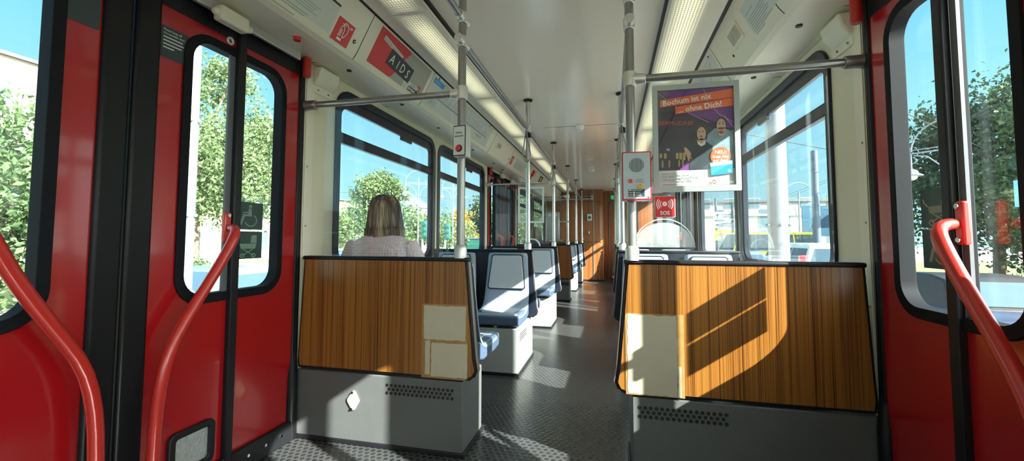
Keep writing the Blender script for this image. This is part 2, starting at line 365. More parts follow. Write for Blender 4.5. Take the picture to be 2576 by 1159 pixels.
MB().tube([(.05, 11.458, 1.02), (.05, 11.42, 1.02), (.13, 11.42, 1.02)], .009, 8).build('door_handle', ALU, dr)
# rear bulkhead behind the viewer
fr = Fr((0, Y_BACK, 0), (1, 0, 0), (0, 0, 1), (0, -1, 0))
struct(MB().plate([[(X(-1, 1.39), 0), (X(1, 1.39), 0), (X(1, 1.39), 2.33), (X(-1, 1.39), 2.33)], rrect(-1.3, .95, .67, 1.95, .12)], fr, 0, .05).build('wall_front', CREAM))
b = thing('window_%d' % (nwin+1), (XC, Y_BACK, .95)); b['kind'] = 'structure'
MB().plate([rrect(-1.31, .94, .68, 1.96, .13), rrect(-1.27, .98, .64, 1.92, .1)], fr, -.012, .03).build('window_gasket', NAVY, b)
MB().rect(fr, -1.28, .97, .65, 1.93, .012, .016, .1).build('window_pane', GLASS, b, smooth=False)

# ceiling, lighting channels, coves and ledges
def strip(name, pts, mat, y0=Y_BACK, y1=11.4, th=.012, s=1, out_=(0, 1)):
    """a sheet that follows a cross-section (u, z) along the car"""
    n = len(pts); P = []
    for i, p in enumerate(pts):
        a = pts[max(0, i-1)]; b_ = pts[min(n-1, i+1)]; dx, dz = b_[0]-a[0], b_[1]-a[1]; l = math.hypot(dx, dz); P.append((p[0]-dz/l*th, p[1]+dx/l*th))
    poly = [(X(s, a), b_) for a, b_ in list(pts)+P[::-1]]
    return MB().prism(poly, 'y', y0, y1)
mb = MB().prism([(X(-1, .60), 2.293), (X(-1, .52), 2.311), (X(-1, .42), 2.32), (X(1, .42), 2.32), (X(1, .52), 2.311), (X(1, .60), 2.293), (X(1, .60), 2.34), (X(-1, .60), 2.34)], 'y', Y_BACK, 11.5)
struct(mb.build('ceiling', CEIL, smooth=True, ang=20))
struct(MB().box(X(-1, .6), X(1, .6), 4.755, 4.761, 2.3185, 2.3205).build('trim_3', BLK))
ti = 4
for s in (-1, 1):
    c = strip('', [(.613, 2.272), (.62, 2.262), (.90, 2.255), (.906, 2.262)], None, s=s)
    struct(c.build('trim_%d' % ti, CREAM2, smooth=False)); ti += 1
    k = MB(); k.box(*sorted((X(s, .598), X(s, .618))), Y_BACK, 11.4, 2.274, 2.30); k.box(*sorted((X(s, .90), X(s, .935))), Y_BACK, 11.4, 2.264, 2.29)
    struct(k.build('trim_%d' % ti, BLK, smooth=False)); ti += 1
    # cove panel + ledge, one sheet folded along its crease
    c = strip('', [(.925, 2.270), (1.035, 2.062), (1.057, 2.033), (1.085, 2.022), (1.33, 2.04)], None, s=s, th=.01)
    struct(c.build('trim_%d' % ti, CREAM2, smooth=True, ang=25)); ti += 1
    k = MB()
    for yq in (.2, 2.02, 2.84, 4.60, 5.50, 7.32, 9.1):      # joints between the cove panels
        k.prism([(X(s, .926), 2.2675), (X(s, 1.0345), 2.0605), (X(s, 1.057), 2.0315), (X(s, 1.33), 2.0375), (X(s, 1.33), 2.045), (X(s, 1.0345), 2.068), (X(s, .926), 2.28)], 'y', yq-.0022, yq+.0022)
    struct(k.build('trim_%d' % ti, BLK, smooth=False)); ti += 1
    k = MB()
    for yq in (2.14, 2.78, 3.45, 4.4, 5.25, 5.75, 7.1, 8.0, 9.4): k.cyl((X(s, 1.16), yq, 2.028), (X(s, 1.16), yq, 2.021), .014)
    struct(k.build('trim_%d' % ti, BLK)); ti += 1
    struct(MB().box(*sorted((X(s, UW), X(s, UW-.012))), 2.02, 5.5, 0, .07).build('baseboard_'+SIDE[s], BLK))

# outer skin above the windows and the roof
for s in (-1, 1): struct(MB().box(*sorted((X(s, 1.386), X(s, 1.43))), Y_BACK-.05, 12.0, 2.045, 2.42).build('wall_upper_'+SIDE[s], CREAM, smooth=False))
struct(MB().box(X(-1, 1.43), X(1, 1.43), Y_BACK-.05, 12.0, 2.40, 2.46).build('roof', ALU2, smooth=False))
struct(MB().box(X(-1, 1.42), X(1, 1.42), Y_BACK-.06, Y_BACK-.04, 2.0, 2.42).build('wall_upper_front', CREAM, smooth=False))
struct(MB().box(X(-1, 1.42), X(1, 1.42), 11.9, 12.0, 0, 2.42).build('wall_upper_back', CREAM, smooth=False))

# ------------------------------------------------------------------ ceiling lights
ends = [-2.17, -.78, .61, 2.0, 3.39, 4.785, 6.2, 7.62, 9.03, 10.44]
for s in (-1, 1):
    for i in range(len(ends)-1):
        y0, y1 = ends[i]+.018, ends[i+1]-.018
        zx = sorted((X(s, .627), X(s, .803)))
        k = len([1 for e_ in ends[:i] if e_ > 0])
        lab = None
        if i >= 3: lab = '%s ribbed ceiling light, %s along the strip counted from the fire sign end' % (SIDE[s].capitalize(), WORD[i-2])
        root = thing('ceiling_light', (X(s, .715), (y0+y1)/2, 2.235), lab or ('%s-hand ribbed strip light overhead near the camera, towards the car end %s' % (SIDE[s], ('furthest', 'middle', 'nearest')[i])), 'ceiling light', 'strip lights along the ceiling')
        MB().box(zx[0], zx[1], y0+.004, y1-.004, 2.238, 2.25).build('light_diffuser', DIFF, root, smooth=False, bevel=.003)
        fr = Fr((0, 0, 2.236), (1, 0, 0), (0, 1, 0), (0, 0, 1))
        MB().plate([rrect(zx[0]-.008, y0-.014, zx[1]+.008, y1+.014), rrect(zx[0]+.004, y0+.004, zx[1]-.004, y1-.004)], fr, 0, .022).build('light_frame', CREAM2, root, smooth=False)

# ------------------------------------------------------------------ folding doors
GBAR = M('grey_glazing_bar', (.13, .14, .155), .5, spec=.3); GASK = M('matt_black_gasket', (.010, .011, .014), .65, var=.2, spec=.12)
def build_door(n, s, yc, near):
    root = thing('door_%d' % n, (X(s, UD), yc, 0)); root['kind'] = 'structure'
    fr = Fr((X(s, UD), 0, 0), (0, 1, 0), (0, 0, 1), (s, 0, 0))
    Z0, Z1, G0, G1 = .10, 1.945, .818, 1.870
    for h in (-1, 1):
        def R(a, b): return sorted((yc+h*a, yc+h*b))
        def hole(a, b, r, side, z0=G0, z1=G1):
            y0, y1 = R(a, b); low = (y0 if h > 0 else y1); rr = [0]*4
            outer = side           # 'in': rounded at the small-|y| edge, 'out': at the large
            left = (outer == 'in') == (h > 0)
            rr = (r, 0, 0, r) if left else (0, r, r, 0)
            return rrect(y0, z0, y1, z1, rs=rr, n=7)
        # inner leaf
        y0, y1 = R(.09, .440); leaf = MB().plate([rrect(y0, Z0, y1, Z1), hole(.212, .434, .10, 'in', G0-.012, G1+.012)], fr, 0, .035).build('door_leaf', RED, root)
        MB().plate([hole(.188, .434, .115, 'in', G0-.036, G1+.036), hole(.222, .430, .085, 'in', G0+.002, G1)], fr, -.010, .042).build('glazing_gasket', GASK, leaf, bevel=.006)
        MB().rect(fr, *((R(.212, .434)[0], G0-.005, R(.212, .452)[1], G1+.005)), .034, .038, .09).build('door_pane', DGLASS, leaf, smooth=False)
        gy = R(.398, .424); MB().rect(fr, gy[0], G0, gy[1], G1, .0, .010).build('glazing_bar', GBAR, leaf)
        # outer leaf
        y0, y1 = R(.448, .83); leaf2 = MB().plate([rrect(y0, Z0, y1, Z1), hole(.454, .708, .10, 'out', G0-.012, G1+.012)], fr, 0, .035).build('door_leaf', RED, root)
        MB().plate([hole(.454, .732, .115, 'out', G0-.036, G1+.036), hole(.458, .700, .085, 'out', G0+.002, G1)], fr, -.010, .042).build('glazing_gasket', GASK, leaf2, bevel=.006)
        MB().rect(fr, *((R(.456, .708)[0], G0-.005, R(.505, .708)[1], G1+.005)), .034, .038, .09).build('door_pane', DGLASS, leaf2, smooth=False)
        # hinge post, rubber seals
        y0, y1 = R(.424, .464); MB().box(*sorted((X(s, UD-.024), X(s, UD+.004))), y0, y1, .06, 2.0).build('hinge_post', BLK, root, bevel=.006)
        y0, y1 = R(.004, .092); MB().box(*sorted((X(s, UD-.016), X(s, UD+.03))), y0, y1, .02, 2.0).build('door_seal', RUB, root, bevel=.012)
        y0, y1 = R(.826, .87); MB().box(*sorted((X(s, UD-.008), X(s, UD+.03))), y0, y1, .05, 2.03).build('edge_seal', RUB, root, bevel=.008)
        ye = yc+h*.848
        y0, y1 = R(.868, .88); MB().box(*sorted((X(s, 1.336), X(s, UD+.05))), y0, y1, 0, 2.05).build('door_jamb', RUB, root)
        MB().tube([(X(s, 1.345), ye+h*.004, .0), (X(s, 1.338), ye-h*.012, .12), (X(s, 1.338), ye-h*.010, .32), (X(s, 1.35), ye+h*.003, .45), (X(s, 1.35), ye, 2.03)], [.030, .032, .030, .023, .023], 12).build('rubber_tube_seal', RUB, root, ang=60)
        # kick strip and step lamp
        y0, y1 = R(.10, .825); k = MB().box(*sorted((X(s, UD-.022), X(s, UD+.02))), y0, y1, .0, .105).build('kick_strip', BLK, root, bevel=.006)
        b = MB()
        for q in (.15, .26, .37, .55, .65, .75): b.cyl((X(s, UD-.022), yc+h*q, .06), (X(s, UD-.027), yc+h*q, .06), .007, n=10)
        b.build('screw', CHROME, k)
        y0, y1 = R(.19, .385); lf = MB().plate([rrect(y0, .12, y1, .30, .03), rrect(y0+.028, .148, y1-.028, .272, .012)], fr, -.016, .002).build('step_lamp_frame', BLK, root, bevel=.006)
        MB().rect(fr, y0+.026, .146, y1-.026, .274, -.006, .002).build('step_lamp_reflector', LENS, lf, smooth=False)
        # handle
        hx = lambda d: X(s, UD-d)
        P = [(hx(.024), yc+h*.400, 1.098), (hx(.050), yc+h*.398, 1.097), (hx(.074), yc+h*.388, 1.090), (hx(.090), yc+h*.372, 1.072), (hx(.093), yc+h*.362, 1.050), (hx(.090), yc+h*.342, 1.005), (hx(.083), yc+h*.300, .925), (hx(.075), yc+h*.215, .79), (hx(.075), yc+h*.145, .685), (hx(.075), yc+h*.108, .58), (hx(.075), yc+h*.09, .45), (hx(.075), yc+h*.086, .30), (hx(.075), yc+h*.086, .135)]
        MB().tube(P, [.017, .018, .019, .020, .021]+[.0215]*8, 14).build('door_handle', REDH, root, ang=60, subdiv=1)
        y0, y1 = R(.384, .418); MB().box(*sorted((hx(.0), hx(.022))), y0, y1, 1.035, 1.165).build('handle_bracket', REDH, root, bevel=.007, seg=3)
        MB().cyl((hx(.0), yc+h*.086, .15), (hx(.075), yc+h*.086, .15), .014).build('lower_bracket', REDH, root)
        MB().cyl((hx(.02), yc+h*.401, 1.150), (hx(.027), yc+h*.401, 1.150), .008, n=12).build('bracket_bolt', CHROME, root); MB().cyl((hx(.02), yc+h*.401, 1.05), (hx(.027), yc+h*.401, 1.05), .008, n=12).build('bracket_bolt', CHROME, root)
        # lock ring
        f2 = Fr((X(s, UD), yc+h*.39, 1.93), (0, 1, 0), (0, 0, 1), (-s, 0, 0))
        MB().plate([disc(0, 0, .019), disc(0, 0, .008)], f2, 0, .008).build('lock_ring', ALU, root, bevel=.002)
        if near:
            # dark notice plate on the inner leaf
            y0, y1 = R(.098, .203); f3 = Fr((X(s, UD-.0005), 0, 0), (0, -s, 0), (0, 0, 1), (-s, 0, 0))
            a0, a1 = sorted((-s*y0, -s*y1)); pl = MB().rect(f3, a0, 1.738, a1, 1.862, 0, .001, .008).build('notice_plate', SLATE, root, smooth=False)
            tx = MB()
            lines = ['Please keep off', 'the movable door.', .9, .95, .85, .5] if h > 0 else [.95, .9, .4]
            for i, L in enumerate(lines):
                if isinstance(L, str): tx.text(L, .0125, f3, a0+.008, 1.844-i*.0135, .0012, sxx=.92)
                else: tx.rect(f3, a0+.008, 1.844-i*.0135, a0+.008+.083*L, 1.849-i*.0135, .001, .0015)
            tx.build('notice_text', PAPER, pl, smooth=False)
            # pictograms
            y0, y1 = R(.480, .642)
            a0, a1 = sorted((-s*y0, -s*y1)); wd = a1-a0; pic = PICTO if s < 0 else PICTO2
            order = ('chair', 'pram') if s < 0 else ('pram', 'chair')
            fg = Fr((X(s, UD+.032), 0, 0), (0, -s, 0), (0, 0, 1), (-s, 0, 0))
            for zz, kind in zip((1.092, .954), order):
                st = MB().rect(fg, a0, zz, a1, zz+.130, 0, .001).build('pictogram_sticker', DGREEN, root, smooth=False)
                g = MB(); cx = (a0+a1)/2; m = 1
                def q(pts): return [(cx+m*px*wd*.01, zz+.066+pz*.00133) for px, pz in pts]
                if kind == 'chair':
                    g.plate([q(disc(4, 34, 6, n=14))], fg, .001, .0016)
                    g.plate([q([(-2, 26), (8, 26), (10, -2), (-14, -2), (-26, -34), (-33, -32), (-22, 5), (-3, 5)])], fg, .001, .0016)
                    g.plate([q([(-22, 12), (-22, 7), (-2, 10), (-2, 15)])], fg, .001, .0016)
                    g.plate([q(arc_band(6, -16, 19, 23, -2.8, 1.0))], fg, .0016, .0021)
                else:
                    g.plate([q([(-30, 4), (30, 4), (26, -14), (-24, -14)])], fg, .001, .0016)
                    g.plate([q([(8, 6), (30, 6), (30, 34), (20, 36), (10, 30)])], fg, .001, .0016)
                    g.plate([q(thick([(-30, 4), (-40, 14), (-42, 24)], 4))], fg, .001, .0016)
                    g.plate([q(thick([(-18, -14), (20, -38)], 3))], fg, .001, .0016); g.plate([q(thick([(18, -14), (-20, -38)], 3))], fg, .0016, .0021)
                    for wx in (-20, 20): g.plate([q(disc(wx, -38, 8, n=16)), q(disc(wx, -38, 4.5, n=12))], fg, .001, .0022)
                g.build('pictogram', pic, st, smooth=False)
    # lintel and mechanism
    y0, y1 = yc-.87, yc+.87
    MB().box(*sorted((X(s, UD-.004), X(s, UD+.04))), y0, y1, 1.94, 2.05).box(*sorted((X(s, 1.325), X(s, UD+.04))), y0, y1, 2.046, 2.062).build('door_lintel', BLK, root)
    MB().box(*sorted((X(s, UD-.055), X(s, UD-.035))), y0+.1, y1-.1, 1.995, 2.04).build('guide_rail', ALU, root, bevel=.004)
    b = MB()
    for h in (-1, 1):
        b.box(*sorted((X(s, UD-.10), X(s, UD-.05))), *sorted((yc+h*.26, yc+h*.40)), 1.955, 2.02)
        b.cyl((X(s, UD-.075), yc+h*.24, 1.985), (X(s, UD-.075), yc+h*.43, 1.985), .016)
    b.build('roller_carriage', CREAM2, root, bevel=.01)
    b = MB()
    for h in (-1, 1): b.cyl((X(s, UD-.04), yc+h*.835, 1.93), (X(s, UD-.04), yc+h*.835, 2.035), .022)
    b.build('pivot_arm', REDH, root, bevel=.004)
    return root
LENS = M('step_lamp_lens', (.62, .66, .68), .18, metal=.6, var=.5, scale=60, bump=.5, bscale=90, stretch=(1, 3, 1))
n = 0
for s in (-1, 1):
    for i, (yc, hw) in enumerate(DOORS):
        n += 1; build_door(n, s, yc, i == 0)

# ------------------------------------------------------------------ partitions (seat dividers), heater boxes
def part_outline(s, top=.955, inset=0, bot=.365):
    i = inset
    return [(X(s, .375+i), top-i), (X(s, .333+i), .47), (X(s, .322+i), .415), (X(s, .335+i), .385+i*.3), (X(s, .362+i), bot+i), (X(s, 1.325-i), bot+i), (X(s, 1.330-i), .40+i), (X(s, 1.305-i), top-i)]
def partition(s, y, wood, label, group=None, both=False):
    """wood: direction (+1/-1 along the car) in which the veneered face looks, 0 for none"""
    root = thing('seat_partition', (X(s, .85), y, .365), label, 'partition', group)
    MB().prism(part_outline(s), 'y', y-.018, y+.018).build('frame', BLK, root, bevel=.006)
    if wood:
        a = sorted((y+wood*.018, y+wood*.024)); MB().prism(part_outline(s, inset=.014), 'y', *a).build('wood_panel', WOODZ if y < 3 else WOODB, root, smooth=False)
    else:
        for k in (-1, 1):
            a = sorted((y+k*.018, y+k*.021)); MB().prism(part_outline(s, inset=.01), 'y', *a).build('backing_sheet', NAVY, root, smooth=False)
    x0, x1 = sorted((X(s, .368), X(s, 1.307)))
    MB().box(x0, x1, y-.03, y+.03, .938, .958).build('top_cap', BLK, root, bevel=.007)
    e = MB().prism([(X(s, .3745), .937), (X(s, .3325), .47), (X(s, .3215), .415), (X(s, .3345), .383), (X(s, .3305), .383), (X(s, .3165), .415), (X(s, .3275), .47), (X(s, .3695), .937)], 'y', y-.015, y+.015)
    e.build('edge_strip', BROWN, root, bevel=.002)
    return root
def heater(s, y0, y1, label, vents=None, cover=False, grille=False):
    root = thing('heater_box', (X(s, .87), (y0+y1)/2, 0), label, 'heater box', 'grey boxes under the seats')
    x0, x1 = sorted((X(s, .395), X(s, UW)))
    MB().box(x0, x1, y0, y1, .0, .356).build('housing', GREYD if vents else GREYP, root, bevel=.006)
    MB().box(*sorted((X(s, .384), X(s, UW))), y0-.009, y1+.004, 0, .022).build('skirting', BLK, root, bevel=.003)
    if vents:
        v = MB(); xa, xb = vents
        for r, z in enumerate((.3115, .2925, .2735)):
            n = 16 if r != 1 else 15; st = (xb-xa)/15
            for i in range(n):
                x = xa+st*(i+(.5 if r == 1 else 0)); v.cyl((x, y0-.0012, z), (x, y0+.002, z), .0082, n=14)
        v.build('vent_holes', BPRINT, root, smooth=False)
    if cover:
        f = Fr((-1.303, y0, .222), (1, 0, 0), (0, 0, 1), (0, -1, 0))
        c = MB().plate([[(0, .05), (.012, .047), (.036, .004), (.036, -.004), (.012, -.047), (-.004, -.052), (-.034, -.008), (-.034, .006)]], f, 0, .008).build('cover_plate', PATCH, root, bevel=.003)
        MB().cyl((-1.303, y0-.008, .262), (-1.303, y0-.012, .262), .005).cyl((-1.306, y0-.008, .180), (-1.306, y0-.012, .180), .005).build('screw', CHROME, c)
    if grille:
        g = MB()
        for i in range(4): g.box(*sorted((X(s, .3935), X(s, .3955))), y0+.06, y0+.34, .30-i*.016, .306-i*.016)
        g.build('vent_slots', BPRINT, root, smooth=False)
    return root
SD = {-1: 'left', 1: 'right'}
pl = partition(-1, 2.01, -1, 'Brown wood-veneer partition in front of the woman in pink, left of the aisle', 'veneered partitions')
prr = partition(1, 2.01, -1, 'Brown wood-veneer partition right of the aisle, sunlit, under the framed poster', 'veneered partitions')
f = Fr((0, 1.986, 0), (1, 0, 0), (0, 0, 1), (0, -1, 0))
def rough(a0, b0, a1, b1, j=.003, n=9, seed=1):
    R = random.Random(seed); o = []
    for (p, q) in (((a0, b0), (a1, b0)), ((a1, b0), (a1, b1)), ((a1, b1), (a0, b1)), ((a0, b1), (a0, b0))):
        for i in range(n): o.append((p[0]+(q[0]-p[0])*i/n+R.uniform(-j, j), p[1]+(q[1]-p[1])*i/n+R.uniform(-j, j)))
    return o
gl = MB().plate([rrect(-.924, .368, -.683, .728, rs=(0, .02, .004, .004))], f, .0, .0012).build('glue_residue', GLUE, pl, smooth=False)
MB().plate([rough(-.914, .555, -.694, .718, .0025, 9, 2)], f, .001, .0022).plate([rough(-.905, .385, -.880, .548, .002, 7, 3)], f, .001, .0022).plate([rough(-.872, .378, -.686, .540, .002, 9, 4)], f, .001, .0026).build('adhesive_backing', PATCH, gl, smooth=False)
gl = MB().plate([rrect(.055, .368, .300, .722, rs=(0, .002, .004, .012))], f, .0, .0012).build('glue_residue', GLUE, prr, smooth=False)
MB().plate([rough(.064, .372, .272, .716, .003, 12, 5)], f, .001, .0022).plate([rough(.272, .372, .288, .50, .003, 5, 8)], f, .001, .0022).build('adhesive_backing', PATCH, gl, smooth=False)
for s in (-1, 1):
    d = SD[s]
    for i, y in enumerate((3.73, 5.50, 9.11, 10.86)):
        partition(s, y, 0, 'Black-edged divider between back-to-back blue seats, %s side, %s behind the front wood partition' % (d, ('first', 'second', 'third', 'fourth')[i]), 'plain seat dividers')
    partition(s, 7.33, -1, ('Small far brown wood partition %s of the aisle, beyond the second door' % d), 'veneered partitions')
    heater(s, 1.994, 2.305, 'Dark grey heater box with round vent holes under the %s wood partition' % d, (-1.114, -.765) if s < 0 else (.112, .463), s < 0)
    heater(s, 3.24, 3.86, 'Pale grey box under the first facing pair of blue seats, %s of the aisle' % d, grille=True)
    heater(s, 5.04, 5.60, 'Pale grey box under the second facing pair of blue seats, %s of the aisle' % d)
    heater(s, 7.29, 7.62, 'Far dark box under the far wood partition, %s of the aisle' % d, (X(s, .5)-.1, X(s, .5)+.1))
    heater(s, 8.72, 9.24, 'Far pale grey seat box just before the wooden end wall cupboards, %s side' % d)
    heater(s, 10.45, 10.9, 'Furthest pale grey seat box, touching the wooden end wall, %s side' % d)

# ------------------------------------------------------------------ seats
def make_seat():
    root = thing('tram_seat', (0, 0, 0))
    # shell profile: (y, z, half width)
    prof = [(-.028, .925, .155), (-.036, .93, .172), (-.040, .90, .178), (-.050, .80, .184), (-.062, .70, .190), (-.078, .60, .195), (-.10, .53, .198), (-.14, .487, .2), (-.20, .466, .2), (-.30, .458, .2), (-.40, .462, .2), (-.455, .468, .2), (-.482, .458, .198), (-.492, .435, .196), (-.492, .40, .195)]
    nx = 12; th = .016; vs = []; fs = []
    for side in (0, 1):
        for i, (y, z, hw) in enumerate(prof):
            a = prof[max(0, i-1)]; b = prof[min(len(prof)-1, i+1)]; dy, dz = b[0]-a[0], b[1]-a[1]; l = math.hypot(dy, dz); ny, nz = dz/l, -dy/l     # towards the sitter
            for j in range(nx+1):
                u = -1+2*j/nx; e = max(0, abs(u)-.80)/.20; back = -.016*e*e
                o_ = back-(th if side else 0)
                vs.append((u*hw, y+ny*o_, z+nz*o_))
    n = len(prof); W = nx+1
    for i in range(n-1):
        for j in range(nx):
            q = (i*W+j, i*W+j+1, (i+1)*W+j+1, (i+1)*W+j); fs.append(q); fs.append(tuple(k+n*W for k in reversed(q)))
    for i in range(n-1):
        for j in (0, nx): fs.append((i*W+j, (i+1)*W+j, n*W+(i+1)*W+j, n*W+i*W+j))
    for j in range(nx):
        for i in (0, n-1): fs.append((i*W+j, i*W+j+1, n*W+i*W+j+1, n*W+i*W+j))
    m = MB(); m.add(vs, fs); m.build('seat_shell', SEAT, root, ang=60)
    # cushion block under the seat surface
    c = MB().loft([[(-.196, y, z0), (.196, y, z0), (.198, y, z1), (-.198, y, z1)] for y, z0, z1 in ((-.494, .385, .455), (-.45, .368, .461), (-.16, .372, .462), (-.06, .40, .50))]); c.build('cushion', CUSH, root, bevel=.012, seg=3)
    # pads
    fr = Fr((0, -.0545, .845), (1, 0, 0), (0, .115, 1), None)
    p = MB().plate([[(-.132, .052), (-.120, .066), (.120, .066), (.132, .052), (.160, -.205), (.148, -.220), (-.148, -.220), (-.160, -.205)]], Fr((0, -.058, .84), (1, 0, 0), Vector((0, .125, 1)), Vector((0, -1, .125))), -.002, .009); p.build('back_pad', PAD, root, bevel=.006, seg=3)
    MB().plate([[(-.140, .060), (-.124, .075), (.124, .075), (.140, .060), (.169, -.210), (.153, -.229), (-.153, -.229), (-.169, -.210)]], Fr((0, -.0565, .84), (1, 0, 0), Vector((0, .125, 1)), Vector((0, -1, .125))), -.001, .0025).build('pad_groove', NAVY, root, bevel=.001)
    MB().plate([rrect(-.14, -.40, .14, -.17, .05)], Fr((0, 0, .463), (1, 0, 0), (0, 1, 0), (0, 0, 1)), -.006, .006).build('seat_pad', PAD, root, bevel=.006, seg=3)
    b = MB().box(-.02, .02, -.44, -.1, .352, .37); b.box(-.008, .008, -.455, -.43, .345, .37); b.build('bracket', STEEL, root, bevel=.003)
    return root
seat0 = make_seat()
ROWS = [(2.165, 1), (3.71, -1), (3.762, 1), (5.48, -1), (7.49, 1), (9.09, -1), (9.142, 1), (10.84, -1)]
used = False
RW = {0: 'first row, back against the front wood partition', 1: 'second row, facing the camera', 2: 'third row, facing away behind the first pair of facing seats', 3: 'fourth row, facing the camera just before the far door',
      4: 'fifth row, just behind the far wood partition', 5: 'sixth row, small, facing the camera beyond the far wood partition', 6: 'seventh row, facing the end wall', 7: 'last row, facing the camera against the wooden end wall'}
for s in (-1, 1):
    for i, (y, d) in enumerate(ROWS):
        for u, wn in ((.585, 'aisle'), (1.065, 'window')):
            t = seat0 if not used else copy_tree(seat0); used = True
            t.location = (X(s, u), y, 0); t.rotation_euler.z = 0 if d < 0 else PI
            tag(t, 'Blue-grey %s-side %s seat, %s' % (SD[s], wn, RW[i]), 'seat', 'blue-grey moulded tram seats')

# ------------------------------------------------------------------ poles, rails, bars
PY = [2.0, 3.75, 5.51, 7.33, 9.14, 10.9]
def pole(s, y, i):
    d = SD[s]; x = X(s, .415 if s < 0 else .405)
    if i == 0: lab = 'Long %s grab pole rising from the end of the front %s wood partition' % (('grey', 'left') if s < 0 else ('grey', 'right'))
    else: lab = 'Slim vertical grab pole, %s row, %s behind the big front pole' % (d, ('first', 'second', 'third', 'fourth', 'fifth')[i-1])
    root = thing('grab_pole', (x, y, .955), lab, 'pole', 'vertical grab poles')
    MB().cyl((x, y, .955), (x, y, 2.32), .0205, n=20).build('tube', TAUPE if i == 0 else STEEL, root, ang=60)
    MB().lathe([(.031, 0), (.032, .05), (.026, .062), (.022, .066)], (x, y, .955)).build('base_collar', ALU, root)
    MB().lathe([(.022, 0), (.04, .008), (.042, .016), (.042, .02)], (x, y, 2.298)).build('ceiling_flange', BLK, root)
    for z in ((2.175, 2.05) if i == 0 else (2.05,)):
      c = MB(); c.lathe([(.0205, -.03), (.027, -.028), (.028, 0), (.027, .028), (.0205, .03)], (x, y, z)).cyl((x, y-.06, z), (x, y+.06, z), .024, n=14)
      c.build('rail_clamp', ALU, root, bevel=.003)
    return root
for s in (-1, 1):
    for i, y in enumerate(PY): pole(s, y, i)
    x = X(s, .415 if s < 0 else .405)
    for nm, y0, y1, z, lab in (('near', -3.1, 1.96, 2.175, 'Grey %s handrail under the ceiling, overhead part nearest the camera' % SD[s]), ('far', 2.04, 10.86, 2.05, 'Long grey %s handrail under the ceiling running along the poles to the end wall' % SD[s])):
        root = thing('ceiling_handrail', (x, (y0+y1)/2, z), lab, 'handrail', 'ceiling handrails')
        MB().cyl((x, y0, z), (x, y1, z), .0175, n=16).build('tube', TAUPE, root, ang=60)
        b = MB()
        for yy in ([y0, -.9] if nm == 'near' else []): b.cyl((x, yy+.05, z), (x, yy+.05, 2.31), .012)
        if b.v: b.build('hanger', ALU, root)
    for i, y in enumerate((2.0, 5.51, 7.33)):
        z = 1.786
        root = thing('grab_bar', (X(s, .87), y, z), ('Horizontal grey grab bar between %s front pole and wall' % SD[s]) if i == 0 else 'Thin horizontal bar on the %s side %s the far door' % (SD[s], 'before' if i == 1 else 'behind'), 'grab bar', 'horizontal grab bars')
        MB().cyl((X(s, .46), y, z), (X(s, 1.3), y, z), .0175 if i == 0 else .013, n=16).build('tube', TAUPE if i == 0 else STEEL, root, ang=60)
        c = MB().lathe([(.0205, -.036), (.029, -.034), (.030, 0), (.029, .034), (.0205, .036)], (x, y, z)); c.tube([(x, y, z), (X(s, .45), y, z), (X(s, .475), y, z)], [.028, .026, .021], 14); c.build('pole_clamp', ALU, root, bevel=.003)
        MB().tube([(X(s, 1.262), y, z), (X(s, 1.27), y, z), (X(s, 1.32), y, z), (X(s, 1.334), y, z)], [.024, .027, .027, .031], 18).build('wall_socket', ALU if i else TAUPE, root, bevel=.002)
        a0, a1 = sorted((X(s, .475), X(s, 1.20)))
        fr = Fr((0, y-.003, 0), (1, 0, 0), (0, 0, 1), (0, -1, 0))
        g = tag(MB().plate([rrect(a0, .958, a1, 1.772, rs=(.004, .004, .03, .03))], fr, -.003, .003).build('glass_screen', PGLASS, smooth=False, bevel=.001), ('Clear glass screen above the %s wood partition, under the grab bar' % (('front', 'front', 'far')[i]+' '+SD[s])) if i != 1 else 'Clear glass screen on the seats just before the far %s door' % SD[s], 'glass screen', 'clear glass draught screens')

# strap loops
def strap(s, y, lab):
    x = X(s, .415)
    root = thing('strap_loop', (x, y, 2.05), lab, 'strap', 'hanging strap loops')
    k = MB(); k.tube([(x-.01, y-.035, 2.04), (x-.018, y-.045, 1.97), (x-.03, y-.045, 1.88), (x-.04, y-.045, 1.80), (x-.035, y-.045, 1.76), (x-.005, y-.045, 1.735), (x+.03, y-.045, 1.76), (x+.035, y-.045, 1.80), (x+.015, y-.045, 1.90), (x-.005, y-.045, 1.97), (x-.002, y-.035, 2.04)], .0065, 8)
    k.build('loop', TAUPE, root, subdiv=1, ang=60)
    MB().lathe([(.0215, -.025), (.028, -.02), (.028, .02), (.0215, .025)], (x, y, 2.05-.06)).build('clip', BLK, root)
strap(-1, 3.75, 'Grey looped strap hanging at the second pole on the left'); strap(-1, 5.51, 'Grey looped strap hanging at the third pole on the left')
strap(1, 3.75, 'Grey looped strap hanging at the second pole on the right'); strap(1, 5.51, 'Grey looped strap hanging at the third pole on the right')

# white reversible frame before the far door, ticket cabinet behind it, arched handles, round wind screens
root = thing('picture_frame', (-1.028, 5.49, 1.26), 'Empty white-framed panel on the glass before the far left door', 'frame')
fr = Fr((0, 5.495, 0), (1, 0, 0), (0, 0, 1), (0, -1, 0))
MB().plate([rrect(-1.202, 1.26, -.855, 1.735), rrect(-1.178, 1.284, -.879, 1.711)], fr, 0, .018).build('frame', PAPER, root, bevel=.003)
MB().rect(fr, -1.18, 1.282, -.877, 1.713, .004, .008).build('pane', PGLASS, root, smooth=False)
root = thing('ticket_cabinet', (-.975, 7.30, 1.02), 'Grey metal ticket cabinet on the pole behind the far left door', 'cabinet')
MB().box(-1.088, -.866, 7.24, 7.30, 1.03, 1.515).build('body', ALU2, root, bevel=.015)
MB().box(-1.07, -.884, 7.235, 7.24, 1.10, 1.42).build('front_panel', GREYP, root, bevel=.004)
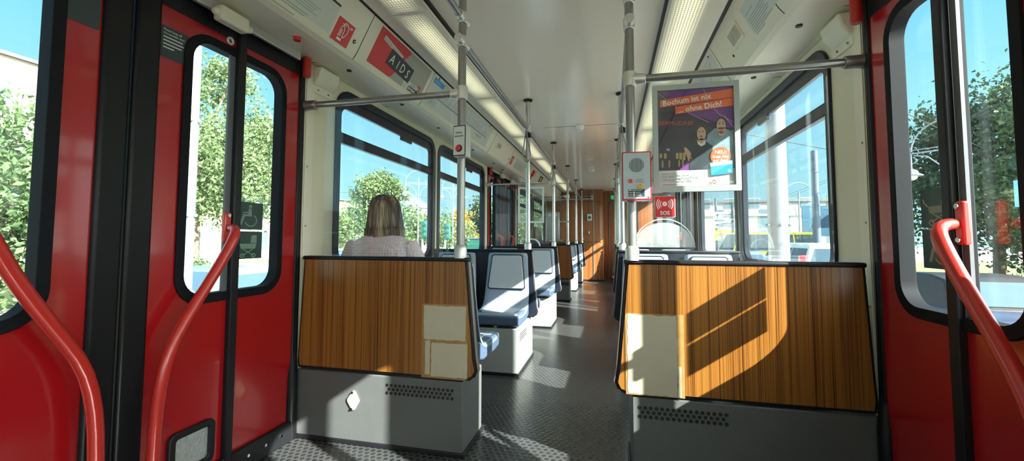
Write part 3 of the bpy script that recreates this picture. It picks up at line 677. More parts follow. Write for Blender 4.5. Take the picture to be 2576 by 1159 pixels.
MB().cyl((-1.03, 7.236, 1.46), (-1.03, 7.228, 1.46), .022).cyl((-.92, 7.236, 1.46), (-.92, 7.228, 1.46), .022).build('lock', ALU, root)
MB().box(-1.05, -.82, 7.29, 7.34, 1.02, 1.04).box(-.93, -.70, 7.29, 7.36, 1.34, 1.36).build('clamp', CHROME, root)
for s in (-1, 1):
    xx = X(s, .70)
    a = MB().tube([(xx+.10*math.cos(PI*k/12), 5.50, .955+.095*math.sin(PI*k/12)) for k in range(13)], .011, 10)
    tag(a.build('arched_handle', PAPER, ang=60), 'Pale arched grip on top of the %s seat divider before the far door' % SD[s], 'handle', 'arched grips')
fr = Fr((.62, 5.475, .945), (1, 0, 0), (0, 0, 1), (0, -1, 0))
root = thing('wind_screen', (.62, 5.475, .945), 'Half-round clear plastic screen on the right seat divider before the far door', 'screen')
MB().plate([disc(0, 0, .355, .31, 24, 0, PI)], fr, 0, .004).build('plastic_sheet', glass_mat('scratched_plastic', (.90, .92, .92), 1, .22, .05), root, smooth=False)
MB().plate([arc_band(0, 0, .347, .358, 0, PI, 24)], Fr((.62, 5.475, .945), (1, 0, 0), (0, 0, .873), (0, -1, 0)), -.003, .007).build('bright_edge', PAPER, root)

# fittings on the end wall and the ceiling
root = thing('wall_loudspeaker', (-.543, 10.98, 1.52), 'Square pale grey loudspeaker on the wooden end wall', 'loudspeaker')
MB().box(-.605, -.480, 10.955, 10.998, 1.52, 1.69).build('housing', PAPER, root, bevel=.006)
MB().cyl((-.543, 10.955, 1.60), (-.543, 10.948, 1.60), .042).build('grille', GREYD, root)
MB().ball((-.557, 10.975, 1.217), (.012, .02, .055)).build('cupboard_handle', CHROME, bpy.data.objects['wall_back'], ang=60)
MB().cyl((-.70, 10.995, 1.06), (-.70, 10.985, 1.06), .014).build('cupboard_lock', CHROME, bpy.data.objects['wall_back'])
root = thing('heater_pipe', (-.9, 10.93, 2.05), 'Grey horizontal tube with end brackets high on the wooden end wall', 'pipe')
MB().cyl((-1.40, 10.94, 2.075), (-.47, 10.94, 2.075), .022).cyl((-1.40, 10.94, 2.135), (-.47, 10.94, 2.135), .008).build('tube', GREYP, root, ang=60)
MB().box(-1.38, -1.25, 10.90, 10.998, 2.04, 2.15).box(-.50, -.44, 10.90, 10.998, 2.04, 2.17).build('bracket', ALU2, root, bevel=.01)
root = thing('exit_sign', (.035, 11.44, 2.10), 'Small green emergency exit sign above the end door, right of the wooden wall', 'sign')
MB().box(-.01, .12, 11.44, 11.458, 2.10, 2.20).build('panel', M('green_sign', (.01, .30, .13), .4, emis=(.01, .5, .2), es=.3), root, bevel=.002)
fe = Fr((.055, 11.44, 2.15), (1, 0, 0), (0, 0, 1), (0, -1, 0))
MB().plate([[(-.03, -.01), (0, -.01), (0, -.03), (.035, 0), (0, .03), (0, .01), (-.03, .01)]], fe, .0005, .0015).build('arrow', WHITE, root, smooth=False)
for i, (x, y) in enumerate(((-.339, 4.76), (-.345, 7.78))):
    root = thing('smoke_detector', (x, y, 2.285), 'White round smoke detector on the ceiling, %s one' % ('nearer' if i == 0 else 'farther'), 'smoke detector', 'ceiling smoke detectors')
    MB().lathe([(.035, -.018), (.045, 0), (.052, .022), (.052, .034)], (x, y, 2.284)).build('housing', WHITE, root)
    b = MB()
    for k in range(6): b.cyl((x+.036*math.cos(k), y+.036*math.sin(k), 2.272), (x+.036*math.cos(k), y+.036*math.sin(k), 2.268), .004, n=8)
    b.build('vent_holes', GREYD, root)
tag(MB().box(-.385, -.285, 6.72, 6.87, 2.31, 2.322).build('ceiling_cover', CREAM2, bevel=.004), 'Small square cream cover plate on the ceiling between the smoke detectors', 'cover plate')
for s in (-1, 1):
    for y, l in ((1.72, 'near'), (5.72, 'far')):
        root = thing('door_buzzer', (X(s, 1.16), y, 2.0), 'Red button on the ledge above the %s %s door' % (l, SD[s]), 'button', 'red door buttons')
        MB().lathe([(.017, 0), (.018, .016), (.02, .017)], (X(s, 1.16), y, 2.008)).build('red_cap', REDB, root)
        MB().lathe([(.024, 0), (.024, .004)], (X(s, 1.16), y, 2.0245)).build('base', PAPER, root)
    root = thing('wall_bracket_cover', (X(s, 1.32), 2.13, 1.93), 'Cream moulded cover on the pillar above the %s grab bar end' % SD[s], 'cover', 'cream pillar covers')
    MB().prism([(X(s, 1.334), 1.925), (X(s, 1.318), 1.93), (X(s, 1.285), 1.97), (X(s, 1.272), 2.025), (X(s, 1.334), 2.03)], 'y', 2.05, 2.22).build('hood', CREAM2, root, bevel=.012, seg=3)
    k = MB().box(*sorted((X(s, 1.326), X(s, 1.3345))), 2.055, 2.225, 1.885, 1.935).build('flange', CREAM2, root, bevel=.003)
    MB().cyl((X(s, 1.326), 2.09, 1.905), (X(s, 1.322), 2.09, 1.905), .005).cyl((X(s, 1.326), 2.18, 1.905), (X(s, 1.322), 2.18, 1.905), .005).build('screw', BROWN, k)
    # pillar cover strips with screws
    struct(MB().box(*sorted((X(s, 1.333), X(s, 1.3295))), 2.006, 2.07, .07, 2.03).build('trim_%d' % ti, CREAM2, bevel=.002)); ti += 1
    b = MB()
    for z in (.45, .78, 1.12, 1.45): b.cyl((X(s, 1.3295), 2.022, z), (X(s, 1.3275), 2.022, z), .0045, n=10)
    struct(b.build('trim_%d' % ti, BROWN)); ti += 1

# ------------------------------------------------------------------ emergency intercom and stop button
root = thing('emergency_intercom', (.108, 1.93, 1.218), 'Red and grey emergency intercom box on the front right pole', 'intercom')
MB().plate([rrect(.047, 1.218, .169, 1.429, .006)], Fr((0, 1.955, 0), (1, 0, 0), (0, 0, 1), (0, -1, 0)), 0, .055).build('red_housing', M('red_box_paint', (.55, .02, .04), .3, var=.08), root, bevel=.005)
fi = Fr((0, 1.8995, 0), (1, 0, 0), (0, 0, 1), (0, -1, 0))
fp = MB().rect(fi, .052, 1.224, .164, 1.424, 0, .002, .005).build('front_plate', M('grey_intercom_plate', (.42, .47, .50), .35, var=.04, metal=.3), root, bevel=.001)
b = MB()
for i in range(11):
    x = .108+(i-5)*.0056; hh = math.sqrt(max(0, .031**2-(x-.108)**2)); b.rect(fi, x-.0013, 1.370-hh, x+.0013, 1.370+hh, .002, .0024)
b.build('speaker_slots', BPRINT, fp, smooth=False)
MB().rect(fi, .075, 1.293, .090, 1.310, .002, .006, .002).build('red_key', REDB, fp)
MB().rect(fi, .103, 1.295, .118, 1.311, .002, .0045, .002).rect(fi, .122, 1.295, .137, 1.311, .002, .0045, .002).build('grey_key', GREYP, fp)
MB().plate([rrect(.112, 1.271, .134, 1.288, .005)], fi, .002, .008).build('amber_key', YEL, fp, bevel=.001)
MB().plate([arc_band(.123, 1.279, .003, .0045, .2, PI-.2)], fi, .0082, .0086).build('key_symbol', BPRINT, fp, smooth=False)
lb = MB().rect(fi, .073, 1.233, .140, 1.266, .002, .0024).build('instruction_label', SLATE, fp, smooth=False)
b = MB().rect(fi, .077, 1.259, .084, 1.2645, .0024, .0028).rect(fi, .086, 1.2605, .132, 1.2625, .0024, .0028)
for z in (1.252, 1.244, 1.237): b.rect(fi, .093, z-.003, .100, z+.003, .0024, .0028).rect(fi, .076, z-.001, .090, z+.001, .0024, .0028).rect(fi, .103, z-.001, .128+(z-1.237)*-.3, z+.001, .0024, .0028)
b.build('label_print', WHITE, lb, smooth=False)
b = MB()
for x in (.058, .158):
    for z in (1.230, 1.418): b.cyl((x, 1.8975, z), (x, 1.8960, z), .0035, n=10)
b.build('screw', STEEL, fp)
MB().cyl((.09, 1.975, 1.24), (.09, 1.975, 1.41), .028).build('pole_clamp', ALU, root)

fh = Fr((-.716, 1.925, 1.449), (math.cos(-.14), math.sin(-.14), 0), (0, 0, 1), (math.sin(-.14), -math.cos(-.14), 0))
root = thing('stop_button', (-.716, 1.94, 1.449), 'Grey stop request box with red button on the front left pole', 'stop button')
MB().plate([rrect(-.030, 0, .036, .150, .004)], fh, -.055, 0).build('housing', ALU, root, bevel=.003)
MB().plate([rrect(-.030, .002, .037, .149, .004)], fh, 0, .004).build('black_rim', BLK, root, bevel=.001)
fp = MB().rect(fh, -.027, .006, .034, .145, .004, .0055, .002).build('front_plate', PAPER, root)
MB().text('Halte-', .0155, fh, .0035, .110, .006, 'CENTER').text('wunsch', .0155, fh, .0035, .094, .006, 'CENTER').build('lettering', BPRINT, fp, smooth=False)
MB().plate([disc(.0035, .038, .0175)], fh, .0055, .009).build('button_ring', BLK, fp, bevel=.001)
MB().plate([disc(.0035, .038, .0135)], fh, .009, .015).build('red_button', REDB, fp, bevel=.003)

# ------------------------------------------------------------------ framed poster hanging on the right glass
root = thing('framed_poster', (.363, 1.97, 1.262), 'Silver-framed purple poster with two cheering people hanging over the right partition', 'poster')
P0, P1, Q0, Q1 = .185, .541, 1.258, 1.737
fq = Fr((0, 1.985, 0), (1, 0, 0), (0, 0, 1), (0, -1, 0))
MB().plate([rrect(P0, Q0, P1, Q1, .004), rrect(P0+.022, Q0+.026, P1-.022, Q1-.024)], fq, 0, .016).build('frame', ALU2, root, bevel=.004)
W_, H_ = P1-P0-.042, Q1-Q0-.048
fs = Fr((P0+.021, 1.981, Q0+.025), (1, 0, 0), (0, 0, 1), (0, -1, 0))
sheet = MB().rect(fs, 0, 0, W_, H_, -.003, 0).build('poster_sheet', WHITE, root, smooth=False)
def S(pts): return [(a*W_, b*H_) for a, b in pts]
LV = [0.0002]
def lay(name, mat, *polys):
    m = MB()
    for p in polys: m.plate([S(p)], fs, LV[0]-.0002, LV[0]+.0002)
    LV[0] += .00035
    return m.build(name, mat, sheet, smooth=False)
def el(cx, cy, rx, ry, n=18, a0=0, a1=2*PI): return disc(cx, cy, rx, ry, n, a0, a1)
lay('night_background', PURPD, [(0, .165), (1, .17), (1, 1), (0, 1)])
lay('purple_light', PURP, [(.05, 1), (1, 1), (1, .55), (.72, .66), (.4, .75)], [(.28, .165), (.5, .165), (.42, .3)])
lay('light_streak', LILAC, thick([(0, .99), (.2, .86), (.45, .74), (.68, .645)], .006), thick([(.62, 1), (.68, .85), (.82, .72), (1, .63)], .007), thick([(.88, .7), (1, .575)], .01))
lay('night_lights', GOLDP, *[[(x, .30-.008*k), (x+.035, .30-.008*k), (x+.035, .345), (x, .345)] for k, x in enumerate((.02, .08, .24, .285, .33))], *[[(x, .2), (x+.02, .2), (x+.02, .27), (x, .27)] for x in (.05, .14, .27, .32)])
lay('pink_sign', LILAC, [(.115, .37), (.16, .37), (.16, .395), (.115, .395)])
lay('man_jacket', SILVP, [(.62, .40), (.66, .52), (.75, .58), (.93, .56), (1, .50), (1, .17), (.62, .17)])
lay('silver_sleeve', SILVP, [(.70, .43), (.84, .51), (.99, .56), (1, .30), (.80, .22), (.60, .20), (.58, .34)])
lay('woman_jacket', JACKP, [(.34, .40), (.40, .43), (.50, .47), (.62, .46), (.72, .40), (.70, .17), (.42, .17), (.42, .30), (.38, .36)])
lay('woman_hair', HAIRP, el(.572, .552, .083, .082), el(.515, .50, .030, .05))
lay('man_hair', HAIRP, el(.835, .628, .070, .072))
lay('faces', SKINP, el(.578, .530, .058, .070), el(.835, .598, .058, .076), [(.535, .48), (.62, .48), (.60, .42), (.55, .42)], [(.79, .54), (.875, .54), (.87, .50), (.80, .50)])
lay('hand', SKINP, [(.345, .40), (.385, .39), (.44, .33), (.43, .30), (.452, .28), (.43, .275), (.415, .30), (.42, .26), (.40, .255), (.385, .30), (.36, .34)])
lay('shirt_collar', WHITE, [(.52, .47), (.545, .44), (.575, .425), (.62, .46), (.635, .475), (.625, .42), (.575, .40), (.53, .425)])
lay('features', BPRINT, el(.575, .503, .013, .010), el(.836, .548, .018, .010), el(.553, .552, .011, .006), el(.60, .552, .011, .006), el(.812, .622, .012, .006), el(.86, .622, .012, .006), [(.79, .583), (.88, .583), (.875, .57), (.795, .57)], [(.795, .64), (.825, .645), (.825, .638)], [(.845, .645), (.878, .64), (.845, .638)])
lay('open_mouths', M('mouth_print', (.55, .10, .10), .5), el(.575, .50, .014, .008), el(.836, .545, .018, .018))
lay('orange_banner', ORANGE, [(.04, .825), (.04, .90), (1, .975), (1, .885)], [(.24, .745), (.24, .822), (1, .882), (1, .80)])
ft = fs.at(.075*W_, .835*H_, .105); t1 = MB().text('Bochum ist nix', .0335, ft, 0, .002, LV[0], sxx=1.0, bold=.0005)
ft = fs.at(.28*W_, .756*H_, .105); t1.text('... ohne Dich!', .0335, ft, 0, .001, LV[0], sxx=1.0, bold=.0005); t1.build('headline', WHITE, sheet, smooth=False)
MB().text('BERMUDA3F', .026, fs.at(.01*W_, .645*H_, -.06), 0, 0, .002, sxx=1.02).build('neon_lettering', M('neon_red_print', (.75, .10, .05), .4), sheet, smooth=False)
lay('orange_disc', ORANGE, disc(.815, .292, .128, .094, 28))
t1 = MB().text('NEU:', .0215, fs.at(0, 0), .815*W_, .318*H_, LV[0]+.0003, 'CENTER', bold=.0005).text('Dein Abo', .0165, fs, .815*W_, .275*H_, LV[0]+.0003, 'CENTER', bold=.0004).text('per App!', .0165, fs, .815*W_, .238*H_, LV[0]+.0003, 'CENTER', bold=.0004); t1.build('disc_lettering', WHITE, sheet, smooth=False)
lay('travel_card', BLUEP, [(.685, .205), (.965, .225), (.965, .12), (.69, .10)])
lay('card_strip', WHITE, [(.68, .225), (.96, .245), (.96, .212), (.683, .192)], disc(.92, .145, .018, .014, 14))
MB().text('Jetzt 3 Monate testen', .0145, fs, .055*W_, .122*H_, LV[0]).text('mit dem YoungTicketPLUS', .0145, fs, .055*W_, .09*H_, LV[0]).text('durch den ganzen VRR.', .0145, fs, .055*W_, .058*H_, LV[0]).text('Rheinbahn', .0145, fs, .77*W_, .022*H_, LV[0]).build('small_print', GPRINT, sheet, smooth=False)
MB().rect(fs, .055*W_, .016*H_, .32*W_, .020*H_, LV[0], LV[0]+.0003).plate([[(a*W_, b*H_) for a, b in arc_band(.725, .035, .012, .022, 0, 2*PI-.01)]], fs, LV[0], LV[0]+.0003).build('red_mark', RPRINT, sheet, smooth=False)
MB().rect(fs, 0, 0, W_, H_, .008, .0085).build('cover_sheet', PGLASS, root, smooth=False)

# SOS sticker on the glass
root = thing('sos_sticker', (.232, 1.995, 1.148), 'Red square SOS sticker with white sound waves below the poster', 'sticker')
fz = Fr((0, 1.9935, 0), (1, 0, 0), (0, 0, 1), (0, -1, 0)); cx, cy = .232, 1.2075
MB().rect(fz, .189, 1.148, .276, 1.243, 0, .0012, .004).build('white_border', WHITE, root, smooth=False)
st = MB().rect(fz, .191, 1.150, .274, 1.241, .0012, .002, .003).build('red_panel', RPRINT, root, smooth=False)
b = MB().plate([disc(cx, cy, .0105), disc(cx, cy, .002, n=10)], fz, .002, .0025)
for r0 in (.017, .0245, .032):
    for a in (0, PI): b.plate([arc_band(cx, cy-.001, r0, r0+.0038, a-.72, a+.72)], fz, .002, .0025)
b.text('SOS', .0235, fz, cx, 1.159, .0022, 'CENTER', bold=.0006); b.build('white_symbol', WHITE, st, smooth=False)

# ------------------------------------------------------------------ notices on the coves
def cove(s, off=.0006):
    a = Vector((X(s, .925), 0, 2.270)); b_ = Vector((X(s, 1.035), 0, 2.062)); up = (a-b_).normalized()
    n = Vector((-s*up.z, 0, s*up.x)) if True else None
    n = Vector((-s*abs(up.z), 0, -abs(up.x)))
    return Fr(b_+n*off, (0, -s, 0), up, n)
CL, CR = cove(-1), cove(1)                    # frame a = +y on the left, -y on the right; b = height up the slope (0..0.235)
root = thing('fire_extinguisher_sign', (-1.33, 1.87, 2.05), 'Red fire extinguisher sign on the left cove beside the white notice', 'sign')
sg = MB().rect(CL, 1.800, -.012, 1.932, .106, 0, .001).build('red_panel', RPRINT, root, smooth=False)
b = MB(); q = lambda pts: [(1.866+x*.001, .047+y*.001) for x, y in pts]
b.plate([q([(-28, -46), (6, -46), (6, -34), (-28, -34)])], CL, .001, .0016)
b.plate([q(thick([(-26, -30), (-26, 14), (-22, 24), (-12, 30), (-2, 24), (3, 12), (3, -24)], 4.5))], CL, .001, .0016)
b.plate([q(thick([(-18, -26), (-18, 10)], 3))], CL, .001, .0016).plate([q(thick([(-12, -26), (-12, 12)], 3))], CL, .001, .0016)
b.plate([q(thick([(-18, 34), (-8, 46), (10, 46), (26, 30), (28, 4), (16, -18), (4, -28)], 5))], CL, .0016, .0021)
b.plate([q(thick([(-26, 38), (-12, 34), (6, 38)], 4))], CL, .001, .0016).plate([q(thick([(28, 40), (46, 40)], 3.5))], CL, .001, .0016).plate([q([(42, 32), (54, 40), (42, 48)])], CL, .001, .0016)
b.build('extinguisher_symbol', WHITE, sg, smooth=False)
def notice(fr, a0, b0, a1, b1, name, label, head, lines, hm=BPRINT, bar=True, sz=.011):
    root = tag(thing(name, fr.p((a0+a1)/2, b0), label, 'notice'), group=None)
    sh = MB().rect(fr, a0, b0, a1, b1, 0, .0006).build('paper', PAPER, root, smooth=False)
    if bar: MB().rect(fr, a0, b1-.011, a1, b1, .0006, .001).build('header_bar', hm, sh, smooth=False)
    m = MB()
    if head: m.text(head, sz*1.5, fr, a0+.02, b1-.034, .0012, bold=.0003)
    for i, L in enumerate(lines):
        if isinstance(L, str): m.text(L, sz, fr, a0+.02, b1-.052-i*sz*1.15, .0012)
        else: m.rect(fr, a0+.02, b1-.050-i*sz*1.1, a0+.02+(a1-a0-.04)*L, b1-.050-i*sz*1.1+sz*.38, .0006, .001)
    m.build('print', GPRINT, sh, smooth=False); return root
notice(CL, 1.30, .0, 1.782, .150, 'notice', 'White paper notice with fine print left of the fire sign', '', [.5, .5, 0, .82, .78, .74, .80, .42, .70, .66, .30, .55], sz=.0105)
notice(CR, -2.30, .02, -1.98, .165, 'notice', 'White notice with dark corner tab on the right cove beside the speaker grille', '', [.35, 0, .8, .85, .7, .82, .75, .6, .78, .4], bar=False, sz=.011)
rdg = notice(CR, -3.40, .03, -2.88, .20, 'route_diagram', 'Pale route plan with red line on the right cove above the poster', '', [.5, .4, .45], bar=False, sz=.014)
b = MB().plate([thick([(-3.33, .05), (-3.1, .09), (-2.95, .17)], .004)], CR, .0008, .0012); b.build('route_line', RPRINT, rdg, smooth=False)
# advertising card
root = thing('advertising_card', (-1.30, 2.48, 2.08), 'Red and grey AIDS advice card on the left cove', 'advertising card')
cd_ = MB().rect(CL, 2.115, -.0, 2.79, .218, 0, .0008).build('grey_card', M('card_grey', (.38, .37, .33), .5, var=.05), root, smooth=False)
MB().plate([[(2.115, .0), (2.365, .0), (2.37, .012), (2.392, .018), (2.385, .03), (2.40, .04), (2.40, .09), (2.43, .12), (2.44, .165), (2.46, .172), (2.455, .19), (2.475, .197), (2.468, .218), (2.115, .218)]], CL, .0008, .0012).build('red_field', RPRINT, cd_, smooth=False)
fa = CL.at(2.235, .168, -.11)
MB().rect(fa, -.065, -.012, .175, .014, .0014, .0018).build('white_tape', PAPER, cd_, smooth=False)
MB().text('BERATUNG UND TEST', .0175, fa, -.058, -.0065, .0022).build('tape_lettering', GPRINT, cd_, smooth=False)
fa = CL.at(2.42, .098, -.06)
MB().rect(fa, -.145, -.048, .16, .048, .0022, .0028).build('black_tape', BPRINT, cd_, smooth=False)
for k_, (ch, ux) in enumerate((('A', -.098), ('I', -.028), ('D', .035), ('S', .108))): MB().text(ch, .080, fa, ux, -.028-.003*(k_ % 2), .0032, 'CENTER', sxx=.95).build('chalk_letter', WHITE, cd_, smooth=False)
MB().rect(CL, 2.525, .0, 2.71, .058, .0012, .0016).build('white_field', PAPER, cd_, smooth=False)
MB().rect(CL, 2.60, .004, 2.735, .034, .0018, .0022).build('number_tape', BPRINT, cd_, smooth=False)
MB().text('89-92663', .026, CL, 2.604, .0095, .0025, sxx=1.0, bold=.0004).build('phone_number', WHITE, cd_, smooth=False)
MB().plate([arc_band(2.555, .022, .012, .0145, .6, 5.6)], CL, .0018, .0022).text('BERATUNG ZUM', .010, CL, 2.62, .046, .002).text('THEMA AIDS', .010, CL, 2.62, .037, .002).build('small_lettering', GPRINT, cd_, smooth=False)
MB().plate([[(2.715, .070), (2.75, .070), (2.75, .035), (2.738, .035), (2.738, .06), (2.715, .06)]], CL, .001, .0016).build('red_corner', RPRINT, cd_, smooth=False)
# line map
root = thing('line_map', (-1.30, 3.6, 2.08), 'Long white tram line map with blue corner label on the left cove', 'line map')
mp_ = MB().rect(CL, 2.86, -.006, 4.43, .212, 0, .0008).build('map_sheet', PAPER, root, smooth=False)
MB().plate([[(2.87, .168), (3.05, .168), (3.05, .205), (2.87, .205)]], CL, .0008, .0014).build('blue_label', BLUEP, mp_, smooth=False)
MB().text('Linienverlauf', .020, CL, 2.882, .180, .0018).build('label_lettering', WHITE, mp_, smooth=False)
b = MB().rect(CL, 3.02, .082, 4.33, .088, .0008, .0013)
R = random.Random(3)
for i in range(44):
    a = 3.05+i*.029; L = R.uniform(.03, .085); b.plate([[(a, .09), (a+.0035, .09), (a+.02+.0035, .09+L), (a+.02, .09+L)]], CL, .0008, .0012)
for i in range(5): b.rect(CL, 4.0+i*.03, .058-.009*(i % 3), 4.22, .061-.009*(i % 3), .0008, .0012)
b.plate([disc(4.34, .085, .007, n=12)], CL, .0008, .0013).plate([thick([(2.95, .03), (2.99, .12), (3.02, .15)], .0035)], CL, .0008, .0013)
for i in range(5): b.rect(CL, 2.90, .055-i*.010, 3.05+R.uniform(-.03, .03), .057-i*.010, .0008, .0012)
b.build('map_lines', LPRINT, mp_, smooth=False)
def grille(fr, a0, b0, a1, b1, label):
    root = thing('speaker_grille', fr.p((a0+a1)/2, b0), label, 'speaker grille', 'cove loudspeaker grilles')
    MB().rect(fr, a0, b0, a1, b1, 0, .006, .01).build('cover', CREAM2, root, bevel=.002)
    b = MB(); n = 13
    for i in range(n):
        a = a0+.012+(a1-a0-.024)*i/(n-1); b.rect(fr, a-.0022, b0+.018, a+.0022, b1-.018, .006, .0066)
    b.build('slots', BROWN, root, smooth=False)
grille(CR, -2.555, .06, -2.39, .165, 'Ribbed cream speaker grille on the right cove')
grille(CL, 4.78, .065, 4.94, .155, 'Ribbed cream speaker grille on the left cove after the line map')
def dot(fr, a, b_, label, r=.011):
    root = thing('cove_lock', fr.p(a, b_), label, 'lock', 'round cove locks')
    MB().plate([disc(a, b_, r, n=16)], fr, 0, .003).build('ring', BLK, root, bevel=.0008); MB().plate([disc(a, b_, r*.4, n=10)], fr, .003, .0036).build('key_slot', STEEL, root)
dot(CL, 1.965, .045, 'Black round lock just right of the fire extinguisher sign'); dot(CL, 2.93, .217, 'Small black lock at the top of the line map, near end', .007); dot(CL, 3.45, .219, 'Small black lock at the top of the line map, middle', .007); dot(CL, 4.30, .219, 'Small black lock at the top of the line map, far end', .007)
dot(CR, -2.93, .200, 'Small black lock above the pale route plan on the right cove', .007); dot(CL, 5.45, .06, 'Small black lock beside the far red sign on the left cove', .009); dot(CR, -2.62, .05, 'Small lock below the ribbed grille on the right cove', .008)
# far cove signs over the far left door
root = thing('fire_extinguisher_sign', (-1.33, 5.61, 2.07), 'Small far red fire sign on the left cove above the far door', 'sign')
sg = MB().rect(CL, 5.55, .01, 5.66, .13, 0, .001).build('red_panel', RPRINT, root, smooth=False); MB().plate([arc_band(5.605, .07, .022, .03, -1, 2.6)], CL, .001, .0016).build('extinguisher_symbol', WHITE, sg, smooth=False)
notice(CL, 5.80, .01, 6.45, .14, 'notice', 'Far white notice with dark tab above the far left door', '', [.5, .8, .7, .8, .6], bar=False, sz=.018)
root = thing('emergency_hammer', (-1.33, 7.05, 2.05), 'Red emergency hammer on the left cove past the far door', 'hammer')
MB().rect(CL, 7.0, .07, 7.10, .17, .0, .03, .01).build('holder', REDB, root); MB().plate([thick([(7.05, .08), (7.03, .03), (7.06, .01)], .02)], CL, .005, .02).build('grip', REDB, root)
tag(MB().plate([rrect(7.75, .06, 7.98, .18), rrect(7.78, .085, 7.95, .155)], CL, 0, .01).build('notice_holder', BLK), 'Black-rimmed notice holder on the left cove near the end wall', 'notice holder')

# ------------------------------------------------------------------ passengers
def evalmesh(o, mods):
    for t, kw in mods:
        m = o.modifiers.new(t.lower(), t)
        for k, v in kw.items(): setattr(m, k, v)
    dg = bpy.context.evaluated_depsgraph_get(); dg.update()
    me = bpy.data.meshes.new_from_object(o.evaluated_get(dg)); old = o.data; o.modifiers.clear(); o.data = me; bpy.data.meshes.remove(old)
    me.shade_smooth(); return o
def ring(c, a, b_, n=20, up=(1, 0, 0), side=(0, 1, 0), p=2.0):
    u, v = V3(up), V3(side); o = []
    for k in range(n):
        t = 2*PI*k/n; ct, st = math.cos(t), math.sin(t)
        o.append(V3(c)+u*a*math.copysign(abs(ct)**(2/p), ct)+v*b_*math.copysign(abs(st)**(2/p), st))
    return o
def hand(mb, w, fwd, side, up, k=1.0):
    """palm, five bent fingers; w = wrist, fwd along the hand"""
    w, f_, s_, n_ = V3(w), V3(fwd).normalized(), V3(side).normalized(), V3(up).normalized()
    mb.loft([ring(w+f_*d*k, a*k, b*k, 12, s_, n_, 2.4) for d, a, b in ((-.01, .026, .02), (.02, .034, .017), (.055, .040, .015), (.085, .038, .013), (.095, .030, .010))])
    for i, (o_, L) in enumerate(((-.030, .068), (-.010, .078), (.011, .072), (.031, .056))):
        p = w+f_*.085*k+s_*o_*k; q1 = p+(f_*.9-n_*.25)*L*.45*k; q2 = q1+(f_*.7-n_*.7)*L*.32*k; q3 = q2+(f_*.4-n_*.9)*L*.25*k
        mb.tube([p-f_*.012, q1, q2, q3], [.0095*k, .009*k, .008*k, .0065*k], 8)
    p = w+f_*.025*k-s_*.032*k; mb.tube([p, p+(f_*.5-s_*.8)*.035*k, p+(f_*.9-s_*.75)*.055*k-n_*.01, p+(f_*1.3-s_*.7)*.065*k-n_*.02], [.013*k, .011*k, .009*k, .007*k], 8)
